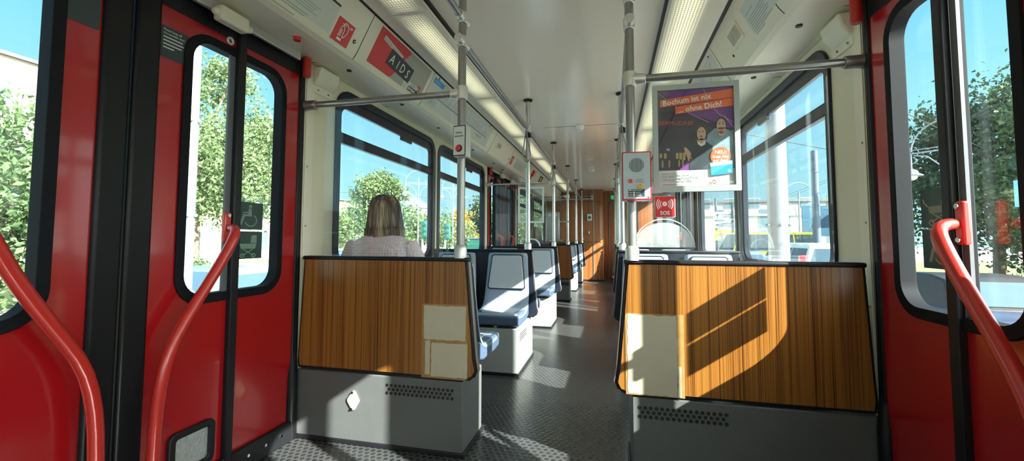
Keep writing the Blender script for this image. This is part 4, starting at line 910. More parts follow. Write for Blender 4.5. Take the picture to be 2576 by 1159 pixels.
def passenger(x, y, k, skin, top, trousers, hairm, label, seed, lean=0, detail=True, hang=True):
    """seated, looking along +y; x, y = pelvis"""
    root_z = 0
    def P(a, b, c):
        q = min(1, max(0, (c-.60)/.35)); c2 = c+.048*q if c < 1.065 else c+.048-.078*min(1, (c-1.065)/.07)
        return (x+a*k, y+b*k, c2 if c2 <= .46 else .46+(c2-.46)*k)
    b = MB()
    # trunk, neck, head
    b.loft([ring(P(0, q, z), rx*k, ry*k, 20, p=2.3) for q, z, rx, ry in ((.02, .47, .17, .12), (.0, .54, .175, .125), (-.01, .64, .150, .105), (-.01, .76, .155, .105), (-.015, .86, .17, .105), (-.015, .94, .185, .095), (-.01, .99, .165, .08), (0, 1.02, .10, .065), (.005, 1.05, .055, .055), (.015, 1.10, .05, .052), (.02, 1.13, .052, .055))])
    b.loft([ring(P(0, q, z), rx*k, ry*k, 18) for q, z, rx, ry in ((.045, 1.115, .03, .035), (.04, 1.13, .052, .062), (.035, 1.16, .062, .078), (.03, 1.20, .072, .092), (.025, 1.25, .076, .098), (.025, 1.29, .070, .09), (.025, 1.32, .05, .066), (.025, 1.333, .02, .03))])
    b.ball(P(0, .125, 1.195), (.013*k, .02*k, .02*k), 8, 6)
    for s in (-1, 1):
        b.ball(P(s*.076, .02, 1.20), (.01*k, .02*k, .03*k), 8, 6)
        b.tube([P(s*.165, -.01, .965), P(s*.205, -.005, .88), P(s*.225, .04, .73), P(s*.215, .10, .655), P(s*.17, .24, .63), P(s*.13, .335, .62)], [.06*k, .052*k, .046*k, .043*k, .036*k, .027*k], 12)
        hand(b, P(s*.128, .335, .62), (-s*.35, 1, -.12), (s*1, .3, 0), (0, .1, 1), .95*k)
        b.tube([P(s*.09, .0, .53), P(s*.10, .16, .535), P(s*.10, .34, .53), P(s*.10, .43, .515), P(s*.10, .455, .45), P(s*.10, .44, .30), P(s*.10, .43, .17), P(s*.10, .42, .09)], [.09*k, .088*k, .072*k, .062*k, .058*k, .055*k, .043*k, .036*k], 14)
        b.tube([P(s*.10, .405, .06), P(s*.10, .46, .055), P(s*.105, .53, .04), P(s*.107, .58, .035)], [.035*k, .036*k, .034*k, .024*k], 10, sq=1.15)
    body = b.build('person', skin, org=(x, y, .46)); evalmesh(body, [('REMESH', dict(mode='VOXEL', voxel_size=.0065)), ('SMOOTH', dict(factor=.5, iterations=3))])
    body.data.materials.clear(); body.data.materials.append(skin)
    tag(body, label, 'person')
    def cloth(name, b, mat, vs=.0075, it=3):
        o = b.build(name, mat, body); evalmesh(o, [('REMESH', dict(mode='VOXEL', voxel_size=vs)), ('SMOOTH', dict(factor=.5, iterations=it))]); o.data.materials.clear(); o.data.materials.append(mat); return o
    c = MB(); e = .014
    c.loft([ring(P(0, q, z), (rx+e)*k, (ry+e)*k, 24, p=2.4) for q, z, rx, ry in ((.01, .50, .185, .135), (.0, .56, .185, .13), (-.01, .66, .168, .112), (-.012, .78, .172, .112), (-.015, .87, .185, .112), (-.015, .935, .198, .103), (-.012, .978, .178, .088), (-.005, 1.008, .125, .070), (.0, 1.028, .078, .056), (.005, 1.045, .055, .05))])
    for s in (-1, 1):
        c.tube([P(s*.155, -.01, .955), P(s*.207, -.005, .885), P(s*.232, .04, .735), P(s*.220, .10, .65), P(s*.172, .235, .63), P(s*.145, .30, .622)], [.078*k, .070*k, .062*k, .058*k, .050*k, .042*k], 14)
    cloth('sweater', c, top)
    c = MB()
    c.loft([ring(P(0, q, z), rx*k, ry*k, 20, p=2.5) for q, z, rx, ry in ((.02, .458, .185, .15), (.015, .50, .198, .15), (0, .56, .19, .14))])
    for s in (-1, 1): c.tube([P(s*.09, .0, .535), P(s*.10, .16, .54), P(s*.10, .34, .535), P(s*.10, .435, .52), P(s*.10, .465, .45), P(s*.10, .45, .30), P(s*.10, .44, .12)], [.10*k, .098*k, .084*k, .074*k, .070*k, .066*k, .062*k], 14)
    cloth('trousers', c, trousers)
    c = MB()
    for s in (-1, 1): c.tube([P(s*.10, .385, .055), P(s*.10, .45, .052), P(s*.105, .53, .04), P(s*.107, .595, .034)], [.041*k, .042*k, .040*k, .028*k], 12, sq=1.12); c.cyl(P(s*.10, .42, .05), P(s*.10, .43, .12), .043*k)
    cloth('shoes', c, BLK, .006)
    # face
    if detail:
        f = MB()
        for s in (-1, 1): f.ball(P(s*.030, .108, 1.235), (.013*k, .008*k, .008*k), 10, 6)
        f.build('eyes', WHITE, body)
        f = MB()
        for s in (-1, 1): f.ball(P(s*.030, .115, 1.235), (.006*k, .003*k, .006*k), 8, 5); f.tube([P(s*.016, .112, 1.252), P(s*.03, .116, 1.257), P(s*.046, .108, 1.25)], .0035*k, 6)
        f.build('brows_and_irises', hairm, body)
        MB().ball(P(0, .112, 1.165), (.022*k, .008*k, .007*k), 10, 6).build('lips', M('lips', (.45, .12, .12), .4), body)
    # hair: a smooth cap with a layer of separate locks combed down over it
    R = random.Random(seed)
    hb = MB()
    def cap(phi, t, e_=0):
        """phi round the head (0 = back), t 0 crown .. 1 tip"""
        L = 1.03 if hang else .6
        zt = 1.352-.0; cx, cy = 0, .018
        if t < .38:
            a = t/.38*PI/2; rr = math.sin(a); z = 1.262+.088*math.cos(a)
            rx, ry = .084*rr**.9, .102*rr**.9
        else:
            v = (t-.38)/.62; z = 1.262-v*(.272+.012*math.sin(phi*5)+.010*math.sin(phi*11+1)); bulge = math.sin(v*PI)*.006
            rx = .084+bulge+.034*v; ry = .102+bulge*.6-.004*v
            if v > .85: q_ = (v-.85)/.15; rx -= .006*q_
        return P(cx+(rx+e_)*math.sin(phi), cy-(ry+e_)*math.cos(phi), z)
    phis = [-2.35+4.7*i/40 for i in range(41)]
    nt_ = 18; rows = [[V3(cap(p, i/nt_*(.93+.03*math.sin(p*9)))) for p in phis] for i in range(nt_+1)]
    inn = [[V3(cap(p, i/nt_*(.93+.03*math.sin(p*9)), -.012)) for p in phis] for i in range(nt_+1)]
    n_ = len(phis); vs = [v for r in rows for v in r]+[v for r in inn for v in r]; o_ = n_*(nt_+1); fs = []
    for i in range(nt_):
        for j in range(n_-1): fs += [(i*n_+j, i*n_+j+1, (i+1)*n_+j+1, (i+1)*n_+j), (o_+i*n_+j, o_+(i+1)*n_+j, o_+(i+1)*n_+j+1, o_+i*n_+j+1)]
    for i in range(nt_): fs += [(i*n_, (i+1)*n_, o_+(i+1)*n_, o_+i*n_), (i*n_+n_-1, o_+i*n_+n_-1, o_+(i+1)*n_+n_-1, (i+1)*n_+n_-1)]
    for j in range(n_-1): fs.append((nt_*n_+j, nt_*n_+j+1, o_+nt_*n_+j+1, o_+nt_*n_+j))
    hb.add(vs, fs); hair = hb.build('hair', hairm, body, ang=180)
    lk = MB()
    for i in range(420 if detail else 150):
        p = R.uniform(-2.3, 2.3); t0 = R.uniform(.0, .5); t1 = min(R.uniform(.94, 1.13), t0+R.uniform(.45, 1.0)); e0 = R.uniform(.0, .004); dr_ = R.gauss(0, .08); pts = []
        m_ = 8
        for j in range(m_+1):
            t = t0+(t1-t0)*j/m_; pts.append(cap(p+dr_*j/m_+.03*math.sin(j*.8+i), t, e0*(1 if j else .2)+.001*math.sin(i+j)))
        w0 = R.uniform(.002, .0055)*k; lk.tube(pts, [w0*.5]+[w0]*(m_-2)+[w0*.7, w0*.15], 5)
    lk.build('hair_locks', hairm, hair, ang=180)
    return body
KNIT = M('pink_openwork_knit', (.80, .63, .68), .8, var=.10, scale=40); t_ = KNIT.node_tree
w1 = t_.nodes.new('ShaderNodeTexVoronoi'); w1.inputs['Scale'].default_value = 62; w1.inputs['Randomness'].default_value = .25
c1 = t_.nodes.new('ShaderNodeTexCoord'); t_.links.new(c1.outputs['Object'], w1.inputs[0]); b1 = t_.nodes.new('ShaderNodeBump'); b1.inputs['Strength'].default_value = .9; b1.inputs['Distance'].default_value = .006
t_.links.new(w1.outputs['Distance'], b1.inputs['Height']); t_.links.new(b1.outputs[0], t_.nodes['Principled BSDF'].inputs['Normal'])
m1_ = t_.nodes.new('ShaderNodeMapRange'); m1_.inputs[1].default_value = .05; m1_.inputs[2].default_value = .3; m1_.inputs[3].default_value = .62; m1_.inputs[4].default_value = 1
t_.links.new(w1.outputs['Distance'], m1_.inputs[0]); q1 = t_.nodes.new('ShaderNodeMixRGB'); q1.blend_type = 'MULTIPLY'; q1.inputs[0].default_value = 1
t_.links.new(t_.nodes['Principled BSDF'].inputs['Base Color'].links[0].from_socket, q1.inputs[1]); t_.links.new(m1_.outputs[0], q1.inputs[2]); t_.links.new(q1.outputs[0], t_.nodes['Principled BSDF'].inputs['Base Color'])
def hair_mat(name, stops):
    m = wood_mat(name, stops, s1=(85, 85, 4), s2=(14, 14, 1.5), rough=.42, k=.6); return m
HAIR1 = hair_mat('streaked_brown_blonde_hair', [(.38, (.022, .013, .010)), (.47, (.085, .048, .03)), (.54, (.26, .16, .09)), (.62, (.55, .41, .26))])
HAIR2 = hair_mat('blonde_hair', [(.36, (.14, .08, .03)), (.5, (.36, .24, .10)), (.66, (.55, .42, .20))])
SKIN = M('skin', (.66, .42, .32), .5, var=.06, scale=8)
passenger(-1.350, 2.335, 1.0, SKIN, KNIT, M('dark_jeans', (.04, .06, .11), .8, var=.2), HAIR1, 'Woman with shoulder-length brown-blonde hair in a pink knit sweater, seated behind the left partition', 11)
passenger(-1.355, 7.70, .95, SKIN, M('navy_jacket', (.02, .03, .06), .7, var=.2), M('dark_trousers', (.03, .03, .04), .8, var=.2), HAIR2, 'Distant person with long blonde hair and dark jacket seated beyond the far left door', 12, detail=False)

# ------------------------------------------------------------------ the street outside (its level is 0.9 m below the tram floor)
GZ = -.9
ASPH = M('asphalt', (.36, .355, .34), .85, var=.15, scale=2, bump=.2, bscale=30)
GRASS = M('street_grass', (.13, .20, .06), .9, var=.3, scale=1.5)
PAVE = M('pavement', (.40, .38, .35), .8, var=.12, scale=3)
struct(MB().box(-90, 90, -40, 130, GZ-.1, GZ).build('ground', ASPH, smooth=False))
for i, (x0, x1, y0, y1, m_, z) in enumerate(((-11.5, -8.6, -20, 60, GRASS, .05), (-30, -15.5, -20, 60, GRASS, .06), (-15.5, -13.8, -20, 60, PAVE, .08), (9.8, 40, -10, 44, GRASS, .06), (8.6, 9.8, -10, 44, PAVE, .09), (-80, -30, -20, 120, PAVE, .04))):
    struct(MB().box(x0, x1, y0, y1, GZ, GZ+z).build('verge_%d' % (i+1), m_, smooth=False))

def leafmat(name, c, v=.45): return M(name, c, .6, var=v, scale=.9, transl=.35)
LEAF1, LEAF2, LEAF3, LEAFY = leafmat('green_leaves', (.10, .165, .065)), leafmat('dark_green_leaves', (.050, .095, .045)), leafmat('light_green_leaves', (.145, .21, .085)), leafmat('yellow_leaves', (.42, .30, .05))
BARK = M('bark', (.16, .12, .09), .9, var=.3, bump=.6, bscale=20)
def leaves_mesh(blobs, n, size, seed, clumps=26):
    rs = np.random.RandomState(seed); cen = []; wt = []
    for (cx_, cy_, cz_, r) in blobs:
        d = rs.normal(size=(clumps, 3)); d /= np.linalg.norm(d, axis=1)[:, None]; rad = r*rs.uniform(.45, 1.0, (clumps, 1)); c_ = d*rad*np.array([1, 1, .85])+np.array([cx_, cy_, cz_])
        cen += [(p, r*.22) for p in c_]; wt += [r*r]*clumps
    wt = np.array(wt)/sum(wt); idx = rs.choice(len(cen), n, p=wt)
    C_ = np.array([cen[i][0] for i in idx])+rs.normal(size=(n, 3))*np.array([cen[i][1] for i in idx])[:, None]
    a = rs.normal(size=(n, 3)); a /= np.linalg.norm(a, axis=1)[:, None]; b_ = np.cross(a, rs.normal(size=(n, 3))); b_ /= np.linalg.norm(b_, axis=1)[:, None]
    sz = size*rs.uniform(.6, 1.3, (n, 1)); c3 = np.cross(a, b_)
    v = np.stack([C_-a*sz, C_-b_*sz*.55+c3*sz*.15, C_+a*sz, C_+b_*sz*.55+c3*sz*.15], 1).reshape(-1, 3)
    return v.tolist(), [(4*i, 4*i+1, 4*i+2, 4*i+3) for i in range(n)]
def tree(name, label, base, h, blobs, n, size, mat, seed, trunk=.22, group=None):
    root = thing(name, base, label, 'tree' if 'tree' in name else 'bush', group)
    v, f_ = leaves_mesh([(base[0]+a, base[1]+b_, base[2]+c_, r) for a, b_, c_, r in blobs], n, size, seed)
    m = MB(); m.v, m.f = v, f_; m.build('foliage', mat, root, smooth=False, recalc=False)
    if trunk:
        b = MB(); R = random.Random(seed); top = base[2]+h*.55
        b.tube([(base[0], base[1], base[2]), (base[0]+.1, base[1], base[2]+h*.2), (base[0]-.05, base[1]+.1, base[2]+h*.4), (base[0], base[1], top)], [trunk*1.2, trunk, trunk*.85, trunk*.5], 10)
        for a, b2, c_, r in blobs:
            z0 = base[2]+h*R.uniform(.25, .45); e_ = (base[0]+a, base[1]+b2, base[2]+c_); md = (base[0]+a*.5+R.uniform(-.3, .3), base[1]+b2*.5+R.uniform(-.3, .3), (z0+e_[2])/2+.2)
            b.tube([(base[0], base[1], z0), md, e_, (e_[0]+R.uniform(-.5, .5)*r, e_[1]+R.uniform(-.5, .5)*r, e_[2]+r*.6)], [trunk*.45, trunk*.3, trunk*.16, trunk*.04], 6)
        b.build('trunk', BARK, root, ang=60)
    return root
tree('leafy_tree', 'Large light green tree filling the left folding door window', (-15.6, 13.0, GZ), 9.5, [(0, 0, 5.2, 2.3), (1.3, 1.8, 4.3, 1.7), (-1.2, -1.4, 4.4, 1.7), (.6, 2.9, 6.2, 1.6), (-.4, -1.0, 7.6, 1.3), (1.0, .4, 3.5, 1.4), (.2, 1.2, 8.4, 1.1)], 28000, .088, LEAF3, 1)
tree('leafy_tree', 'Green tree seen through the leftmost door window, before the cream brick building', (-14.5, 7.0, GZ), 7, [(0, 0, 3.4, 2.1), (.5, -1.8, 3.2, 2.0), (-.6, 1.4, 2.9, 1.6), (.6, .2, 1.9, 1.6), (.3, -2.8, 2.2, 1.8)], 22000, .088, LEAF1, 2)
tree('leafy_tree', 'Round-topped green tree behind the head of the woman in pink', (-16.2, 27.2, GZ), 7.5, [(0, 0, 5.3, 1.15), (.7, .6, 5.6, .9), (-.8, -.6, 5.1, .95), (.1, .1, 6.1, .85), (1.1, 1.0, 5.2, .7), (0, 0, 4.0, .9)], 9000, .10, LEAF3, 3)
tree('leafy_tree', 'Pale green tree at the left edge of the window beside the woman', (-18.0, 23.6, GZ), 5.5, [(0, 0, 3.3, 1.0), (.5, .7, 2.5, 1.1), (-.7, -.7, 3.0, 1.1), (.2, .0, 1.6, 1.1)], 7000, .13, LEAF3, 4)
tree('leafy_tree', 'Small green tree low behind the shoulder of the woman in pink', (-12.6, 26.4, GZ), 4.2, [(0, 0, 2.4, 1.3), (.9, 1.2, 2.1, 1.2), (1.7, 2.6, 2.2, 1.2)], 5500, .12, LEAF3, 5)
tree('leafy_tree', 'Bright yellow autumn tree seen just left of the left front pole', (-11.3, 30.6, GZ), 4.6, [(0, 0, 2.6, 1.0), (.2, .1, 3.6, .7), (.5, .6, 1.8, .9)], 4000, .11, LEAFY, 6, trunk=.12)
tree('leafy_tree', 'Dark green tree in the small second left window', (-11.2, 36.5, GZ), 6, [(0, 0, 3.8, 1.7), (1.2, 1.2, 3.4, 1.5), (2.2, 2.0, 4.2, 1.3), (.8, .5, 2.0, 1.6)], 6000, .14, LEAF2, 7)
tree('leafy_tree', 'Distant green tree row behind the streetlight on the left', (-23, 44, GZ), 6, [(0, 0, 3.6, 2.4), (4, 2, 3.2, 2.2), (7.5, 3.5, 3.4, 2.2), (-4, -2, 3.6, 2.4), (11, 4, 3.2, 2.1)], 9000, .2, LEAF1, 8)
tree('leafy_tree', 'Green tree beyond the far left door', (-8.6, 34.5, GZ), 8, [(0, 0, 4.2, 2.2), (.8, 1.9, 2.6, 1.9), (1.8, 4, 4.2, 2)], 6000, .15, LEAF1, 9)
tree('leafy_tree', 'Tall dark green tree filling the right folding door window', (17.6, 24.6, GZ), 15, [(0, 0, 5.5, 3.4), (-1.6, 1.8, 4.2, 2.6), (2.0, -1.6, 7.4, 3.2), (3.2, -3.0, 10.4, 2.5), (-.9, 1.4, 7.6, 1.8), (2.4, -4.0, 5.0, 3.2), (1.6, -1.0, 2.4, 3.0), (4.5, -5.5, 8.0, 3.0)], 36000, .125, LEAF2, 10, trunk=.2)
tree('leafy_tree', 'Lighter green tree at the right edge of the right door window', (17.6, 19.5, GZ), 11, [(0, 0, 6.4, 2.6), (.6, -1.8, 4.4, 2.8), (-.6, 1.6, 4.2, 2.2), (1.2, -1.4, 8.4, 1.9), (.2, .2, 2.4, 2.4)], 22000, .11, LEAF1, 11, trunk=.15)
tree('leafy_tree', 'Small far green tree between dark mast and pillar in the right window', (30, 66, GZ), 8, [(0, 0, 5.6, 2.4), (2, -1, 4.6, 2.2)], 3500, .25, LEAF1, 12)
tree('trimmed_bush', 'Clipped green hedge bush at the foot of the left door window', (-12.9, 10.4, GZ), 1.8, [(0, 0, .8, .75), (.1, .7, .8, .7), (-.1, -.5, .9, .65)], 3500, .06, LEAF1, 13, trunk=0)
tree('trimmed_bush', 'Low green bushes on the verge, outside the leftmost door window', (-12.4, 5.6, GZ), 1.5, [(0, 0, .5, .7), (.1, 1.4, .5, .7), (-.2, -1.5, .6, .8), (-.3, -3, .6, .8)], 4500, .07, LEAF3, 14, trunk=0)

# buildings
BEIGE = M('beige_render', (.48, .40, .30), .8, var=.05); BRICK = M('cream_brick', (.40, .33, .25), .85, var=.08, scale=20, bump=.2); WHT = M('white_render', (.60, .60, .59), .7, var=.03); GRY = M('grey_facade', (.34, .35, .37), .7, var=.05)
DARKG = M('dark_window_glass', (.10, .16, .20), .12, var=.3, scale=.6); ROOF = M('dark_roof_edge', (.10, .10, .12), .6, var=.1); SLT = M('blue_grey_slate', (.12, .15, .20), .5, var=.1)
def building(name, label, x0, x1, y0, y1, ztop, mat, rows, face, win=(1.3, 1.5), step=3.2, first=1.2, roof=ROOF, storey=3.0, wmat=DARKG):
    root = thing(name, ((x0+x1)/2, (y0+y1)/2, GZ), label, 'building')
    MB().box(x0, x1, y0, y1, GZ, ztop).build('walls', mat, root, smooth=False)
    MB().box(x0-.25, x1+.25, y0-.25, y1+.25, ztop, ztop+.22).build('roof_edge', roof, root, smooth=False)
    for k in rows:
        z = GZ+1.0+k*storey; a, b_ = (y0, y1) if face == 'x' else (x0, x1); p = a+first
        while p+win[0] < b_-.3:
            if face == 'x':
                f = MB().box(x1, x1+.06, p-.08, p+win[0]+.08, z-.08, z+win[1]+.08).build('window', WHT, root, smooth=False); MB().box(x1+.05, x1+.075, p, p+win[0], z, z+win[1]).build('pane', wmat, f, smooth=False)
            else:
                f = MB().box(p-.06, p+win[0]+.06, y0-.06, y0, z-.06, z+win[1]+.06).build('window', GRY, root, smooth=False); MB().box(p, p+win[0], y0-.08, y0-.05, z, z+win[1]).build('pane', wmat, f, smooth=False)
            p += step
    return root
building('apartment_building', 'Beige apartment building behind the tree in the left door window', -42, -30, 20, 47, 5.4, BEIGE, (0, 1), 'x')
building('apartment_building', 'Tall cream brick building in the upper left corner', -48, -36, 3, 19.2, 12.2, BRICK, (0, 1, 2, 3), 'x', step=4.2)
building('apartment_building', 'Pinkish beige building low behind the woman in pink', -44, -32, 50, 62, 3.6, BEIGE, (0, 1), 'x', roof=M('red_roof_edge', (.35, .15, .10), .7))
building('apartment_building', 'White and grey flat-roofed apartment building in the right windows', 8, 25.2, 50, 60, 3.55, WHT, (0, .72), 'y', win=(.8, 2.0), step=2.1, first=1.0, roof=GRY)
building('roof_storey', 'Grey set-back top storey on the white apartment building at right', 8.8, 24.2, 51, 59, 5.1, GRY, (1.47,), 'y', win=(1.0, 1.0), step=2.5, first=.9)
root = thing('round_building', (-33, 64, GZ), 'White building with blue-grey cone roof behind the trees on the left', 'building')
MB().cyl((-33, 64, GZ), (-33, 64, 5.9), 4.6, n=28).build('walls', WHT, root); MB().cyl((-33, 64, 5.9), (-33, 64, 9.0), 5.0, .25, n=28).build('cone_roof', SLT, root)

# masts, lamps, signals, wires
MAST = M('pale_painted_mast', (.21, .23, .27), .4, var=.05); DMAST = M('dark_blue_grey_mast', (.09, .12, .17), .5, var=.1); BOX = M('teal_signal_box', (.012, .10, .085), .5, var=.1)
def mast(x, y, r, z1, mat, label, bolts=()):
    root = thing('catenary_mast', (x, y, GZ), label, 'mast')
    MB().cyl((x, y, GZ), (x, y, z1), r, r*.85, n=20).build('pole', mat, root, ang=60)
    MB().lathe([(r*1.6, 0), (r*1.6, .12), (r*1.1, .2)], (x, y, GZ)).build('foot', mat, root)
    if bolts:
        b = MB()
        for z in bolts:
            for k in range(6): b.ball((x+r*1.08*math.cos(k*PI/3+.4), y+r*1.08*math.sin(k*PI/3+.4), z), .028, 10, 6)
        b.build('bolt_heads', mat, root)
mast(-5.41, 4.43, .10, 8, MAST, 'Pale mast with bolts just outside the left door window', (.35, 1.35, 2.6))
mast(2.90, 8.47, .17, 9, MAST, 'Thick pale mast with a ring of bolts outside the right window', (1.31,))
mast(7.03, 17.0, .13, 4.2, DMAST, 'Dark blue-grey post outside the right window, before the billboard')
mast(7.75, 15.7, .16, 7, M('bluish_mast', (.25, .32, .42), .5), 'Bluish post beside the window edge at right')
def lamp(x, y, z, rot, label, k=1.0, arms=(-1, 1)):
    root = thing('street_lamp', (x, y, GZ), label, 'street lamp')
    c, d = math.cos(rot), math.sin(rot); P = lambda a, h: (x+c*a*k, y+d*a*k, z+h*k)
    MB().cyl((x, y, GZ), P(0, .4), .042*k, .028*k, 12).build('post', MAST, root, ang=60)
    b = MB().cyl(P(-.75 if -1 in arms else 0, 0), P(.75 if 1 in arms else 0, 0), .02*k).cyl(P(-.75 if -1 in arms else 0, .09), P(.75 if 1 in arms else 0, .09), .012*k)
    if len(arms) == 2: b.tube([P(.75*math.cos(PI*i/14), .05+.75*math.sin(PI*i/14)) for i in range(15)], .02*k, 8)
    else: b.tube([P(arms[0]*.75*math.cos(PI*i/14), .05+.75*math.sin(PI*i/14)) for i in range(8)], .02*k, 8)
    for s in arms: b.tube([P(s*.75-s*.0, 0), P(s*.76, -.1), P(s*.76, -.42)], .022*k, 8); b.tube([P(s*.70, -.06), P(s*.42, -.12), P(s*.18, -.38), P(s*.10, -.7)], .014*k, 8)
    b.build('arched_arms', MAST, root, ang=60)
    for s in arms:
        q = P(s*.76, -.62); sh = MB().lathe([(.04*k, .2*k), (.12*k, .16*k), (.15*k, .08*k), (.24*k, .03*k), (.24*k, .01*k)], q).build('lamp_shade', MAST, root); MB().ball((q[0], q[1], q[2]), (.13*k, .13*k, .11*k)).build('globe', M('frosted_globe', (.75, .76, .72), .3), sh)
lamp(9.75, 15.1, 3.75, -.9, 'Near street lamp with curved white arm in the right door window', 1.15, (-1,))
lamp(-11.0, 22.9, 4.25, .6, 'Arched street lamp with two bell lights in the big left window', 1.0)
lamp(-10.5, 27.2, 4.45, .6, 'Farther arched street lamp seen right of the left window post', 1.0)
lamp(15.6, 40.8, 4.4, .2, 'Distant arched street lamp before the white apartment building', 1.9)
def signal(x, y, z, label, a=1):
    root = thing('traffic_light', (x, y, GZ), label, 'traffic light'); MB().cyl((x, y, GZ), (x, y, z+.5), .06).build('post', MAST, root)
    MB().box(x+.05*a, x+.30*a, y-.12, y+.12, z-.45, z+.45).build('signal_housing', BOX, root, bevel=.03)
    b = MB()
    for i in range(3): b.tube([(x+.17*a, y-.12, z-.3+.3*i), (x+.17*a, y-.32, z-.32+.3*i)], [.10, .10], 12)
    b.build('visor', BOX, root)
signal(-9.54, 20.4, 1.55, 'Teal traffic light at the right edge of the big left window', 1); signal(-9.14, 22.5, 1.5, 'Teal traffic light in the narrow window beside the left pole', 1)
root = thing('switch_cabinet', (-9.1, 28.6, GZ), 'Dark green roadside cabinet behind the left front pole', 'cabinet'); MB().box(-9.9, -8.4, 28.3, 28.9, GZ, 1.05).build('body', BOX, root, bevel=.03); MB().box(-9.95, -8.35, 28.25, 28.95, 1.05, 1.12).build('lid', DMAST, root)
WIRE = M('wire', (.03, .03, .035), .5)
def wire(p, q, label, sag=.25, r=.012):
    tag(MB().tube([Vector(p).lerp(Vector(q), i/12)-Vector((0, 0, sag*4*(i/12)*(1-i/12))) for i in range(13)], r, 6).build('overhead_wire', WIRE, ang=180, org=p), label, 'overhead wire', 'overhead wires')
wire((9, 4, 5.2), (22, 60, 6.5), 'Overhead wire crossing the upper right door window, upper of two'); wire((9.3, 4, 5.05), (20, 60, 6.1), 'Overhead wire crossing the upper right door window, lower of two')
wire((2.9, 8.5, 4.6), (24, 30, 4.9), 'Overhead wire running right from the thick pale mast'); wire((3.0, 12, 3.9), (26, 33, 5.0), 'Thin overhead wire behind the dark post at right')
wire((-20, 26, 4.4), (-4, 42, 4.6), 'Overhead wire passing the arched lamp at left', .1); wire((-20, 24, 3.0), (-4, 40, 3.3), 'Lower overhead wire in the left windows', .1)
# direction signs and hoarding
root = thing('direction_sign', (6.9, 28.6, GZ), 'Stacked grey and yellow direction boards seen in the second right window', 'direction sign')
MB().cyl((6.35, 28.66, GZ), (6.35, 28.66, 3.6), .07).cyl((7.3, 28.66, GZ), (7.3, 28.66, 3.3), .07).build('post', DMAST, root)
fd = Fr((6.2, 28.55, 0), (1, .15, 0), (0, 0, 1)); AR = M('dark_arrow', (.05, .06, .08), .5); GB = M('grey_board', (.52, .56, .62), .5); YB = M('yellow_board', (.75, .48, .06), .5)
for z0, z1, m_, nm in ((2.25, 2.75, GB, 'grey_board'), (1.72, 2.18, GB, 'grey_board'), (.98, 1.65, YB, 'yellow_board')):
    bd = MB().rect(fd, 0, z0, 1.35, z1, 0, .04).build(nm, m_, root, smooth=False); zc = (z0+z1)/2
    if nm[0] == 'y': a = MB().rect(fd, .12, z0+.08, .98, z0+.30, .04, .045).rect(fd, .1, z1-.22, .8, z1-.16, .04, .045); a2 = MB().plate([thick([(1.05, zc), (1.27, zc)], .04)], fd, .04, .045).plate([[(1.2, zc-.08), (1.3, zc), (1.2, zc+.08)]], fd, .04, .045); a.build('lettering_field', GB, bd, smooth=False); a2.build('arrow', AR, bd, smooth=False)
    else:
        a = MB().rect(fd, .4, zc+.05, 1.2, zc+.09, .04, .045).rect(fd, .4, zc-.08, 1.0, zc-.04, .04, .045)
        if z0 > 2: a.plate([thick([(.2, zc-.14), (.2, zc+.08)], .04)], fd, .04, .045).plate([[(.1, zc+.03), (.2, zc+.15), (.3, zc+.03)]], fd, .04, .045)
        else: a.plate([thick([(.15, zc), (.35, zc)], .04)], fd, .04, .045).plate([[(.2, zc-.09), (.08, zc), (.2, zc+.09)]], fd, .04, .045)
        a.build('arrow_and_lettering', AR, bd, smooth=False)
root = thing('billboard', (12.4, 28.4, GZ), 'Blue advertising billboard with a dark car picture, right window', 'billboard')
MB().box(11.0, 13.9, 28.3, 28.45, 1.25, 3.05).build('board', M('pale_blue_board', (.25, .47, .72), .5, var=.1), root); MB().cyl((11.6, 28.45, GZ), (11.6, 28.45, 1.3), .08).cyl((13.3, 28.45, GZ), (13.3, 28.45, 1.3), .08).build('legs', DMAST, root)
fb = Fr((0, 28.3, 0), (1, 0, 0), (0, 0, 1), (0, -1, 0)); MB().plate([[(11.4, 1.75), (11.5, 2.05), (11.9, 2.2), (12.3, 2.5), (12.9, 2.52), (13.3, 2.2), (13.5, 2.1), (13.5, 1.75)]], fb, 0, .01).build('car_picture', M('dark_blue_print', (.05, .12, .25), .5), root, smooth=False)
root = thing('hoarding', (12.4, 14.6, GZ), 'Light blue board hanging among the trees in the right door window', 'billboard')
MB().plate([[(-.7, 2.05), (.7, 2.05), (.7, 3.0), (-.7, 2.85)]], Fr((12.5, 15.6, 0), (.82, -.57, 0), (0, 0, 1)), 0, .05).build('board', M('light_blue_board', (.16, .42, .66), .5, var=.2), root); MB().cyl((13.0, 15.2, GZ), (13.0, 15.2, 3.6), .05).build('post', MAST, root)

